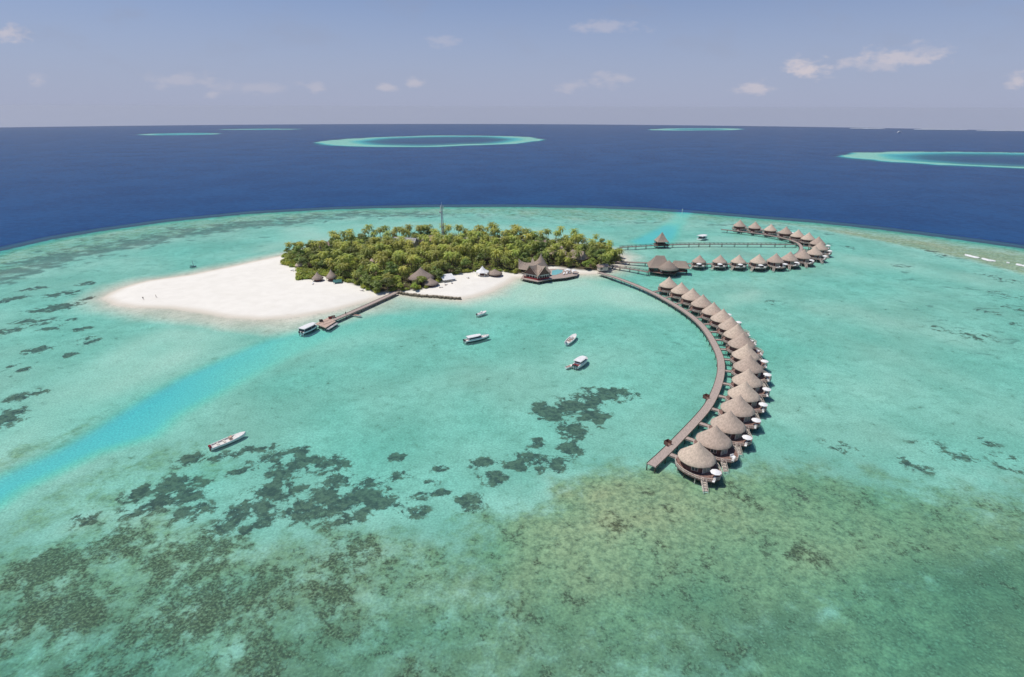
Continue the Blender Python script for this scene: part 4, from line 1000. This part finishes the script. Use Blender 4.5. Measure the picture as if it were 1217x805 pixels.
def speedboat(label, p0, p1, B, H, parts, L=None, hullm=('white', 'boatdeck'), stripe=None, name='speedboat', blunt=.86):
    rz, LL = heading(p0, p1); L = L or LL
    a, b = at(*p0, .3), at(*p1, .3); c = (a + b) / 2
    t = thing(name, label, 'boat', (c.x, c.y, 0), rz)
    mats = [M[hullm[0]], M[hullm[1]]] + ([M[stripe]] if stripe else [])
    hull_mesh(L, B, H, 0, 1, 2 if stripe else 0, blunt).build('hull', mats, t)
    for p in parts:
        k = p[0]
        if k == 'cabin':      # x0, x1, width, z0, z1
            _, x0, x1, w, z0, z1 = p
            mb = MB(); mb.add([(x0 * L, -w / 2, z0), (x1 * L, -w / 2 * .8, z0), (x1 * L, w / 2 * .8, z0), (x0 * L, w / 2, z0), (x0 * L, -w / 2 * .93, z1), (x1 * L - .7, -w / 2 * .72, z1), (x1 * L - .7, w / 2 * .72, z1), (x0 * L, w / 2 * .93, z1)],
                   [(3, 2, 1, 0), (4, 5, 6, 7), (0, 1, 5, 4), (1, 2, 6, 5), (2, 3, 7, 6), (3, 0, 4, 7)]); mb.build('cabin', M['navy'], t)
        elif k == 'coaming':
            _, x0, x1, w, z0, z1 = p; mb = MB(); mb.box(((x0 + x1) / 2 * L, 0, (z0 + z1) / 2), ((x1 - x0) * L, w, z1 - z0)); mb.build('coaming', M['white'], t)
        elif k == 'roof':
            _, x0, x1, w, z = p; mb = MB(); n = 8; out_ = []
            for i in range(n + 1):
                tt = i / n; x = x0 * L + (x1 - x0) * L * tt; out_.append((x, w / 2 * (1 if tt < .55 else 1 - .45 * ((tt - .55) / .45) ** 2)))
            poly = [(x, -y) for x, y in out_] + [(x, y) for x, y in out_[::-1]]
            mb.prism(poly, z, z + .12); mb.prism([(x * .97, y * .86) for x, y in poly], z + .11, z + .22); mb.build('roof', M['white'], t)
        elif k == 'post':
            for x in p[1]:
                for s_ in (-1, 1): mb = MB(); mb.tube((x * L, s_ * p[2] / 2, H * .6), (x * L, s_ * p[2] / 2, p[3]), .05, n=5); mb.build('roof_post', M['white'], t)
        elif k == 'seat':
            for x in p[1]: mb = MB(); mb.box((x * L, 0, H - .15), (.55, B * p[3] if len(p) > 3 else B * .7, .35)); mb.build('seat', M[p[2]], t)
        elif k == 'console': mb = MB(); mb.box((p[1] * L, 0, H + .15), (.8, B * .35, .95)); mb.box((p[1] * L + .3, 0, H + .75), (.1, B * .34, .45)); mb.build('console', M[p[2]], t)
        elif k == 'engine':
            for y in p[1]: outboard(t, -L / 2, y, H * .75, p[2] if len(p) > 2 else 'black')
        elif k == 'rail':
            mb = MB()
            for s_ in (-1, 1): mb.tube((.18 * L, s_ * B * .42, H + .75), (.46 * L, s_ * .12, H + 1.0), .04, n=4); mb.tube((.18 * L, s_ * B * .42, H), (.18 * L, s_ * B * .42, H + .75), .04, n=4); mb.tube((.34 * L, s_ * B * .28, H), (.34 * L, s_ * B * .28, H + .9), .04, n=4)
            mb.build('bow_rail', M['metal'], t)
    return t
speedboat('large covered ferry boat, white roof over dark sides, moored at the jetty end', (358, 397.5), (376.5, 388.8), 3.9, 1.35, [('cabin', -.44, .34, 3.3, 1.2, 2.75), ('roof', -.47, .40, 3.9, 2.75), ('post', (-.44, .0, .3), 3.5, 2.75), ('engine', (-.8, .8)), ('seat', (-.46,), 'white')], stripe='navy')
speedboat('white cabin speedboat with a long roof anchored alone in mid lagoon', (552.5, 406.8), (581.5, 400.6), 3.1, 1.15, [('coaming', -.36, .18, 2.6, 1.0, 1.45), ('cabin', -.34, .16, 2.5, 1.35, 2.25), ('roof', -.40, .14, 2.9, 2.25), ('post', (-.38,), 2.5, 2.25), ('seat', (.2,), 'red', .5), ('engine', (-.6, .6)), ('rail',)], stripe='navy')
speedboat('small open white boat, smallest at anchor, near the sand cove', (567, 375.2), (578, 371.6), 2.3, .95, [('console', -.05, 'white'), ('seat', (-.3, .2), 'white'), ('engine', (0,))])
speedboat('open white boat with pinkish seats drifting beyond the twin-engine cabin boat', (673.3, 409.2), (684, 399.0), 3.1, .95, [('seat', (-.22, -.06, .12), 'tan', .5), ('console', .02, 'white'), ('engine', (0,), 'metal')], blunt=.7)
speedboat('white cabin boat with twin dark motors showing its stern', (683.5, 437.3), (697, 427.6), 3.5, 1.3, [('coaming', -.30, .26, 3.0, 1.1, 1.6), ('cabin', -.28, .24, 2.9, 1.5, 2.5), ('roof', -.36, .28, 3.4, 2.5), ('post', (-.34,), 3.0, 2.5), ('seat', (-.4,), 'red', .7), ('engine', (-.9, 0, .9)), ('rail',)])
speedboat('slender open white boat with tan seats floating at the edge of the dark corals', (256.5, 530.5), (287, 518.0), 3.0, .85, [('seat', (-.3, -.12), 'cream', .5), ('console', .06, 'tan'), ('engine', (-.35, .35), 'red')], L=10.6)
speedboat('tiny white tender tied at the stern of the twin-engine cabin boat', (672.5, 437.4), (680.5, 434.6), 1.5, .55, [('seat', (-.15, .15), 'tan', .6)], name='tender')
speedboat('low pale dinghy floating beside the middle of the beach jetty', (418, 374.0), (429.5, 376.3), 1.9, .5, [('seat', (-.2, .1), 'tan', .6)], hullm=('boatdeck', 'tan'), name='dinghy')
speedboat('white pontoon boat with a broad flat awning on the far lagoon beyond the footway', (829.5, 285.2), (840, 282.6), 5.0, 1.0, [('cabin', -.3, .2, 3.6, .9, 2.0), ('roof', -.46, .42, 5.4, 2.9), ('post', (-.42, .0, .36), 4.2, 2.9)], L=9.5, name='pontoon_boat')
# dinghy with a bare mast off the sandbank
rz, L = heading((225.5, 317.6), (234, 316.8)); p = at(229.5, 317.3, .2); t = thing('sailing_dinghy', 'dark little sailing dinghy with a bare mast off the sandbank', 'boat', (p.x, p.y, 0), rz)
hull_mesh(3.8, 1.4, .5).build('hull', [M['metal'], M['navy']], t); mb = MB(); mb.tube((.4, 0, .3), (.1, 0, 4.4), .17, .12, 5); mb.build('mast', M['metal'], t); mb = MB(); mb.tube((.3, 0, 1.1), (-1.7, 0, 1.3), .14, n=5); mb.build('boom', M['navy'], t)
# far launch near the horizon
p = at(1069, 157.8); t = thing('far_launch', 'white launch far out on the deep sea under the horizon', 'boat', (p.x, p.y, p.z), R(15))
hull_mesh(26, 8, 4).build('hull', [M['white'], M['boatdeck']], t); mb = MB(); mb.box((-3, 0, 5.5), (10, 6, 4)); mb.build('wheelhouse', M['white'], t)
# channel marker, mooring buoys
p = at(810.5, 254.6); t = thing('channel_marker', 'thin white pole marking the mouth of the far channel', 'marker', (p.x, p.y, 0))
mb = MB(); mb.tube((0, 0, -3), (0, 0, 5.0), .28, .2, 6); mb.build('pole', M['white'], t); mb = MB(); mb.box((0, 0, 4.4), (1.0, .2, .9)); mb.build('board', M['white'], t)

# ------------------------------------------------------------------ people, a few pixels tall
def make_person():
    v = [(0, 0, .92), (0, 0, 1.15), (0, 0, 1.40), (0, 0, 1.52), (0, .02, 1.66), (-.10, 0, .88), (-.12, .05, .48), (-.12, 0, .06), (-.12, .14, .03), (.10, 0, .88), (.13, -.12, .48), (.13, -.18, .06), (.13, -.04, .03),
         (-.19, 0, 1.40), (-.25, -.05, 1.13), (-.24, .05, .88), (.19, 0, 1.40), (.25, .05, 1.13), (.24, .12, .88)]
    e = [(0, 1), (1, 2), (2, 3), (3, 4), (0, 5), (5, 6), (6, 7), (7, 8), (0, 9), (9, 10), (10, 11), (11, 12), (2, 13), (13, 14), (14, 15), (2, 16), (16, 17), (17, 18)]
    r = [.15, .14, .15, .06, .11, .10, .065, .045, .035, .10, .065, .045, .035, .06, .042, .033, .06, .042, .033]
    me = bpy.data.meshes.new('person'); me.from_pydata(v, e, []); o = bpy.data.objects.new('tmp_person', me); COL.objects.link(o)
    o.modifiers.new('s', 'SKIN'); o.modifiers.new('d', 'SUBSURF').levels = 1
    for i, x in enumerate(me.skin_vertices[0].data): x.radius = (r[i], r[i]); x.use_root = (i == 0)
    dg = bpy.context.evaluated_depsgraph_get(); m2 = bpy.data.meshes.new_from_object(o.evaluated_get(dg)); bpy.data.objects.remove(o)
    m2.materials.clear(); m2.materials.append(M['skin']); m2.materials.append(M['cloth'])
    for f in m2.polygons: f.material_index = 1 if .45 < f.center.z < 1.42 and abs(f.center.x) < .22 else 0
    return m2
pm2 = make_person()
for (px, py, zf, rz, lab) in ((170.5, 356.6, None, .8, 'person in dark clothes walking near the tip of the white sandbank'), (186, 354.8, None, 2.0, 'person in dark clothes walking on the sandbank, further from its tip'),
        (816.2, 312.8, DECK, 1.2, 'person in dark clothes walking on the far walkway beside the spa building'), (744.3, 319.2, DECK, .6, 'person in dark clothes on the short walkway leading to the spa building'),
        (384, 384.0, 1.47, 2.4, 'person in dark clothes standing on the jetty landing'), (411, 374.2, 1.42, .9, 'person in dark clothes walking along the narrow jetty deck')):
    p = at(px, py, zf if zf is not None else .7)
    z = zf if zf is not None else gz(p.x, p.y)
    tag(link('person', pm2, None, (p.x, p.y, z), rz), lab, 'person')

# ------------------------------------------------------------------ surf on the outer reef, distant islands
def foam(pts, w, label, seed):
    r = random.Random(seed); P = resample([at(x, y) for x, y in pts], 1.2); mb = MB(); n = len(P); m = 7; vs = []; fs = []
    for i, q in enumerate(P):
        t = i / (n - 1); d_ = (P[min(i + 1, n - 1)] - P[max(i - 1, 0)]).normalized(); nn_ = Vector((-d_.y, d_.x, 0))
        ww = w * (.35 + .65 * math.sin(math.pi * min(1, max(0, t))) ** .5) * r.uniform(.75, 1.2)
        for j in range(m):
            u = j / (m - 1) - .5; h = .75 * math.cos(u * math.pi) ** 1.5 if abs(u) < .5 else -.05
            q2 = q + nn_ * (u * ww + r.uniform(-.25, .25)); vs.append((q2.x, q2.y, h * r.uniform(.7, 1.2)))
    for i in range(n - 1):
        for j in range(m - 1): fs.append((i * m + j, i * m + m + j, i * m + m + j + 1, i * m + j + 1))
    mb.add(vs, fs, 0, False); o = mb.build('breaking_wave', M['foam']); tag(o, label, 'wave')
M['foam'] = plain('foam', (.80, .80, .79), .9, 1.2, .06, .2)
foam([(1147, 303.0), (1155, 305.2), (1164.5, 307)], 3.6, 'white breaking wave on the outer reef, longest and furthest along', 1)
foam([(1167, 307.6), (1175, 309.8), (1183, 310.8)], 3.2, 'white breaking wave on the reef just after the longest one', 2)
foam([(1196, 312.6), (1199.5, 313.2)], 2.8, 'short dab of white surf between two longer breakers', 3)
foam([(1207.5, 314.6), (1217, 316.4), (1228, 318.6)], 3.2, 'white breaking wave running off towards the reef bend', 4)
for (xa, xb, y, h, lab) in ((1010, 1052, 152.6, 6, 'low pale island strip on the horizon, leftmost of the far islands'), (1086, 1150, 153.9, 8, 'low pale built-up island on the horizon, middle of the far islands'), (1160, 1240, 155.4, 6, 'low pale island strip on the horizon at the end of the far islands')):
    a, b = at(xa, y + .3), at(xb, y + .8); mb = MB(); r = random.Random(int(xa)); n = 26
    t = thing('distant_island', lab, 'island', a, 0, 'far islands on the horizon')
    vs = []; fs = []
    for i in range(n + 1):
        q = a.lerp(b, i / n) - a; rad_ = Vector((q.x + a.x, q.y + a.y, 0)).normalized(); e = min(1, 6 * i / n, 6 * (1 - i / n))
        for dpt, z in ((-60, -3), (-40, h * .35 * e), (0, h * e * r.uniform(.4, 1)), (80, h * .4 * e), (120, -3)): vs.append((q.x + rad_.x * dpt, q.y + rad_.y * dpt, q.z + z))
    for i in range(n):
        for j in range(4): fs.append((i * 5 + j, i * 5 + 5 + j, i * 5 + 6 + j, i * 5 + 1 + j))
    mb.add(vs, fs); mb.build('land', M['farland_hazed'] if 'farland_hazed' in M else M.setdefault('farland_hazed', plain('farland_hazed', (.44, .48, .53), .9, .02, .15)), t)  # haze painted into the grey-blue land colour

# ------------------------------------------------------------------ vegetation
def palm_crown(seed, nf, Lf, dry=0.1, full=1.0):
    r = random.Random(seed); mb = MB()
    for i in range(nf):
        az = i * 2.39996 + r.uniform(-.25, .25); k = i / nf
        el = R(72) - k * R(105) + r.uniform(-.12, .12); L = Lf * r.uniform(.85, 1.1) * (.75 + .25 * math.sin(k * math.pi + .4))
        mi = 1 if (k > .9 and r.random() < dry * 5) else 0
        n = 9; p = Vector((0, 0, 0)); pts = [p.copy()]; e = el
        for j in range(n):
            e -= (R(9) + R(7) * j / n) * (1.0 if k < .7 else .7)
            p = p + Vector((math.cos(az) * math.cos(e), math.sin(az) * math.cos(e), math.sin(e))) * L / n; pts.append(p.copy())
        side = Vector((-math.sin(az), math.cos(az), 0))
        for j in range(1, n):
            a, b = pts[j], pts[j + 1]; d_ = (b - a).normalized(); t = j / n
            ln = .95 * full * (math.sin(math.pi * min(1, t * .85 + .12)) ** .7) * r.uniform(.85, 1.15)
            for s_ in (-1, 1):
                for h_ in (0, .5):
                    q = a.lerp(b, h_); tip = q + (side * s_ * .8 + d_ * .55 + Vector((0, 0, -.18 - .3 * r.random()))).normalized() * ln
                    w = d_ * (L / n * .50); mb.add([q, q + w, tip + w * .35, tip], [(0, 1, 2, 3)], mi)
        for j in range(n):
            q = Vector((0, 0, .05)); w = side * .05 * (1 - j / n * .7)
            mb.add([pts[j] - w, pts[j] + w, pts[j + 1] + w * .8, pts[j + 1] - w * .8], [(0, 1, 2, 3)], mi)
    return mb.mesh('palm_crown', [M['frond'], M['frond_dry']])
def palm_trunk(seed, h):
    r = random.Random(seed); mb = MB(); a = r.uniform(0, 6.28); b = r.uniform(.2, 1.6)
    pts = [(math.cos(a) * b * (t / 6) ** 1.6, math.sin(a) * b * (t / 6) ** 1.6, -.8 + (h + .8) * t / 6) for t in range(7)]
    mb.path(pts, [.26, .2, .17, .16, .15, .14, .13], 7); return mb.mesh('palm_trunk', M['trunk']), Vector(pts[-1])
def leaf_cloud(mb, c, rx, rz_, n, s, r, mi=0, up=.3):
    for _ in range(n):
        while True:
            v = Vector((r.gauss(0, 1), r.gauss(0, 1), r.gauss(0, 1)))
            if v.length > .1: break
        v.normalize()
        if v.z < -.45: v.z *= -.6
        k = r.uniform(.72, 1.05) if r.random() < .8 else r.uniform(.3, .8)
        p = Vector((c[0] + v.x * rx * k, c[1] + v.y * rx * k, c[2] + v.z * rz_ * k))
        nn_ = (v + Vector((r.uniform(-.8, .8), r.uniform(-.8, .8), r.uniform(-.3, .8) + up))).normalized()
        x = nn_.orthogonal().normalized(); x = (Matrix.Rotation(r.uniform(0, 6.28), 3, nn_) @ x); y = nn_.cross(x)
        a, b = s * r.uniform(.6, 1.25), s * r.uniform(.4, .9)
        mb.add([p - x * a * .5, p + y * b * .5, p + x * a * .5, p - y * b * .5], [(0, 1, 2, 3)], mi)
def broad_tree(seed, h, rad_, mat, nb=9, leaf=.62):
    r = random.Random(seed); mb = MB(); tk = MB()
    tk.path([(0, 0, -.8), (.1, .05, h * .3), (.2, .1, h * .5)], [.32, .24, .18], 7)
    for i in range(nb):
        a = i * 2.4 + r.uniform(-.4, .4); q = math.sqrt((i + .3) / nb) * rad_ * .78
        c = (q * math.cos(a), q * math.sin(a), h * (.66 + .16 * r.uniform(-1, 1)) - .22 * h * (q / rad_) ** 2 + (.14 * h if i < 2 else 0))
        rb = rad_ * r.uniform(.34, .5); leaf_cloud(mb, c, rb, rb * .72, int(150 * (rb / 1.4) ** 1.5 / (leaf / .62) ** 1.5), leaf, r)
        if i < 5: tk.path([(.15, .08, h * .42), (c[0] * .6, c[1] * .6, c[2] * .85), c], [.15, .09, .05], 5)
    return mb.mesh('tree_crown', M[mat]), tk.mesh('tree_trunk', M['trunk'])
def bush(seed, rad_, h, mat='shrub'):
    r = random.Random(seed); mb = MB()
    for i in range(6):
        a = r.uniform(0, 6.28); q = r.uniform(0, .6) * rad_; rb = rad_ * r.uniform(.4, .6)
        leaf_cloud(mb, (q * math.cos(a), q * math.sin(a), h * .35), rb, h * .6, 110, .42, r)
    st_ = MB()
    for i in range(4):
        a = i * 1.6; st_.tube((0, 0, -.3), (math.cos(a) * rad_ * .4, math.sin(a) * rad_ * .4, h * .5), .05, .03, 4)
    return mb.mesh('foliage', M[mat]), st_.mesh('stem', M['trunk'])
palms = []
for k in range(9):
    h = [8.6, 9.4, 10.0, 10.8, 7.2, 11.6, 9.8, 9.0, 6.4][k]; tm, top = palm_trunk(40 + k, h); palms.append((palm_crown(60 + k, [26, 24, 28, 24, 22, 26, 30, 22, 24][k], [5.0, 4.5, 5.3, 4.8, 4.4, 4.8, 5.4, 4.2, 4.9][k], [.1, .2, 0, .3, .1, .2, .1, .3, 0][k]), tm, top, h))
broads = [broad_tree(80 + k, [7.5, 8.5, 6.5, 9.5, 7.0, 8.0][k], [3.4, 3.9, 3.0, 4.3, 3.6, 3.3][k], 'leaf') for k in range(6)]
brights = [broad_tree(90 + k, [6.0, 7.0, 5.2][k], [3.0, 3.4, 2.6][k], 'shrub') for k in range(3)]
bushes = [bush(100 + k, [1.9, 2.3, 1.6, 2.6][k], [1.8, 2.2, 1.5, 2.4][k]) for k in range(4)]
rv = random.Random(11)
def free(x, y, m=0.0): return all((x - a) ** 2 + (y - b) ** 2 > (r + m) ** 2 for a, b, r in clear)
minv, maxv = veg.min(0), veg.max(0)
placed = []
def ok(x, y, dmin): return all((x - a) ** 2 + (y - b) ** 2 > (dmin * .5 + c_) ** 2 for a, b, c_ in placed)
def px_of(x, y, z=0.0):
    v = Vector((x, y, z - HCAM)); dz = v.dot(fw); return W0 / 2 + F0 * v.dot(rt) / dz, H0 / 2 - F0 * v.dot(upv) / dz
def add_tree(kind, x, y, spec, rz, s_, label, cat, group, tilt=0.0):
    t = thing(kind, label, cat, (x, y, gz(x, y)), rz, group); t.scale = (s_,) * 3
    if kind == 'palm_tree':
        cm, tm, top, h = spec; link('trunk', tm, t); link('crown', cm, t, top)
    elif kind == 'beach_shrub':
        link('foliage', spec[0], t); link('stem', spec[1], t)
    else: link('crown', spec[0], t); link('trunk', spec[1], t)
    return t
# share of broad-leaved trees by place: more on the west point, along the front edge and behind the restaurant
def broad_share(x, y):
    px, py = px_of(x, y); sv = inside(veg, x, y)
    b = .12
    if px < 440: b = .60
    if px < 372: b = .72
    if 440 <= px < 475 and py > 330: b = .8
    if 618 < px < 665 and py > 296: b = .65
    if 690 < px < 730 and py > 300: b = .45
    if sv < 5 and py > 318: b = max(b, .5)
    return b
# hand-placed front trees
for (px, py, k, s_, lab) in ((449, 347.5, 0, 1.0, 'dark dense tree overhanging the root of the beach jetty'), (461, 345.5, 1, 1.0, 'dense dark green tree beside the jetty root, nearer the big hut'), (440, 344.5, 3, .8, 'dense tree at the beach edge left of the jetty root'),
        (522, 335.0, 0, .95, 'round green tree between the needle-tipped hut and the white sun shade'), (518, 331.5, 4, 1.0, 'round dense tree rising behind the sun shade'), (545, 326.5, 2, .7, 'small round bush tree at the back of the sand cove')):
    p = at(px, py, 1); add_tree('broadleaf_tree', p.x, p.y, broads[k], rv.uniform(0, 6), s_, lab, 'tree', 'broad-leaved trees on the island'); placed.append((p.x, p.y, 2.6))
for (px, py, lab) in ((493, 345, 'bright lime-green bush in front of the needle-tipped hut'), (476, 344.5, 'low palm-like green bush left of the lime-green one by the seawall')):
    p = at(px, py, 1); add_tree('broadleaf_tree', p.x, p.y, brights[0], 1, .8, lab, 'bush', None); placed.append((p.x, p.y, 2.5))
npalm = nbroad = tries = 0
pos_ = []
while tries < 26000 and (npalm < 296 or nbroad < 190):
    tries += 1
    x, y = rv.uniform(minv[0], maxv[0]), rv.uniform(minv[1], maxv[1])
    sv = inside(veg, x, y)
    if sv < .8 or not free(x, y): continue
    qx, qy = px_of(x, y, 1.0)
    if (qx < 353 and qy > 313) or (353 <= qx < 386 and qy > 324) or (386 <= qx < 402 and qy > 329): continue
    pw_ = rv.random() < broad_share(x, y)
    if pw_ and nbroad < 190:
        if sv < 2.0 or not ok(x, y, 3.6): continue
        placed.append((x, y, 1.95)); nbroad += 1; pos_.append((x, y, 1))
    elif not pw_ and npalm < 296:
        if not ok(x, y, 3.1): continue
        placed.append((x, y, 1.6)); npalm += 1; pos_.append((x, y, 0))
for (x, y, k) in pos_:
    px, py = px_of(x, y); edge = inside(veg, x, y) < 6
    side = 'west point' if px < 430 else 'east end' if px > 690 else 'middle'
    where = ('front shore' if py > 318 else 'back shore' if py < 296 else 'grove') 
    if k:
        br = rv.random() < (.45 if py > 318 else .2)
        lab = ('bright yellow-green broad-leaved tree' if br else 'dark green rounded broad-leaved tree') + f' in the {side} of the island, {where} trees'
        sp = rv.choice(brights) if br else rv.choice(broads)
        add_tree('broadleaf_tree', x, y, sp, rv.uniform(0, 6.28), rv.uniform(.8, 1.15) * (1.0 if px > 350 else .8), lab, 'tree', f'broad-leaved trees, {side} {where}')
    else:
        sp = rv.choice(palms); s_ = rv.uniform(.82, 1.12) * (.97 if py < 296 else .95)
        if px < 352: s_ *= .8
        lab = f'coconut palm with drooping yellow-green fronds in the {side} of the island, {where} trees'
        add_tree('palm_tree', x, y, sp, rv.uniform(0, 6.28), s_, lab, 'palm', f'coconut palms, {side} {where}')
# beach shrubs along the sand edge
nsh = 0; tries = 0; vp = veg
edge_pts = [at(x, y, 1) for x, y in veg_px[:24]]
sh_pos = []
for i in range(len(edge_pts) - 1):
    a, b = edge_pts[i], edge_pts[i + 1]; L = (b - a).length
    for k in range(int(L / 2.6)):
        for row in range(2):
            q = a.lerp(b, (k + rv.random()) / max(1, int(L / 2.6))); q = q + Vector((rv.uniform(-1, 1), rv.uniform(.3, 1.5) + row * 3.2, 0))
            if inside(veg, q.x, q.y) > -1.0 and free(q.x, q.y, .3): sh_pos.append((q.x, q.y))
for (px0, px1, py0, py1, n) in ((336, 356, 312.5, 320, 44), (354, 376, 322, 335, 90), (380, 398, 321, 331, 40), (404, 440, 334, 343, 44)):
    for _ in range(n):
        q = at(rv.uniform(px0, px1), rv.uniform(py0, py1), 1)
        if inside(veg, q.x, q.y) > .3 and free(q.x, q.y, .3): sh_pos.append((q.x, q.y))
for (x, y) in (sh_pos[::-1])[:300]:
    px, py = px_of(x, y)
    wh = 'along the west beach' if px < 445 else 'behind the seawall' if px < 528 else 'around the sand cove'
    add_tree('beach_shrub', x, y, rv.choice(bushes), rv.uniform(0, 6.28), rv.uniform(.7, 1.2), f'low lime-green beach shrub at the sand edge {wh}', 'shrub', f'beach shrubs {wh}')
# undergrowth: ground cover under the trees
r = random.Random(4); mb = MB(); n = 0
while n < 1900:
    x, y = r.uniform(minv[0], maxv[0]), r.uniform(minv[1], maxv[1])
    if inside(veg, x, y) < 1.5 or not free(x, y, .8): continue
    e = min(1, inside(veg, x, y) / 5); hh_ = r.uniform(.6, 1.2 + 3.6 * e); leaf_cloud(mb, (x, y, gz(x, y) + hh_ * .8), r.uniform(1.2, 2.3), r.uniform(.9, 1.3) + hh_ * .4, 40, .75, r); n += 1
tag(mb.build('undergrowth', M['under']), kind='stuff')

# ------------------------------------------------------------------ air
hz, nt, out = new_mat('haze')
pv_ = node(nt, 'ShaderNodeVolumePrincipled'); pv_.inputs['Color'].default_value = (.94, .96, 1.0, 1); pv_.inputs['Density'].default_value = 4.2e-5; pv_.inputs['Anisotropy'].default_value = .2
nt.links.new(pv_.outputs[0], out.inputs['Volume'])
mb = MB(); mb.box((0, 0, (102 - 240) / 2), (17400, 17400, 342)); tag(mb.build('haze', hz), kind='stuff')
#MORE3
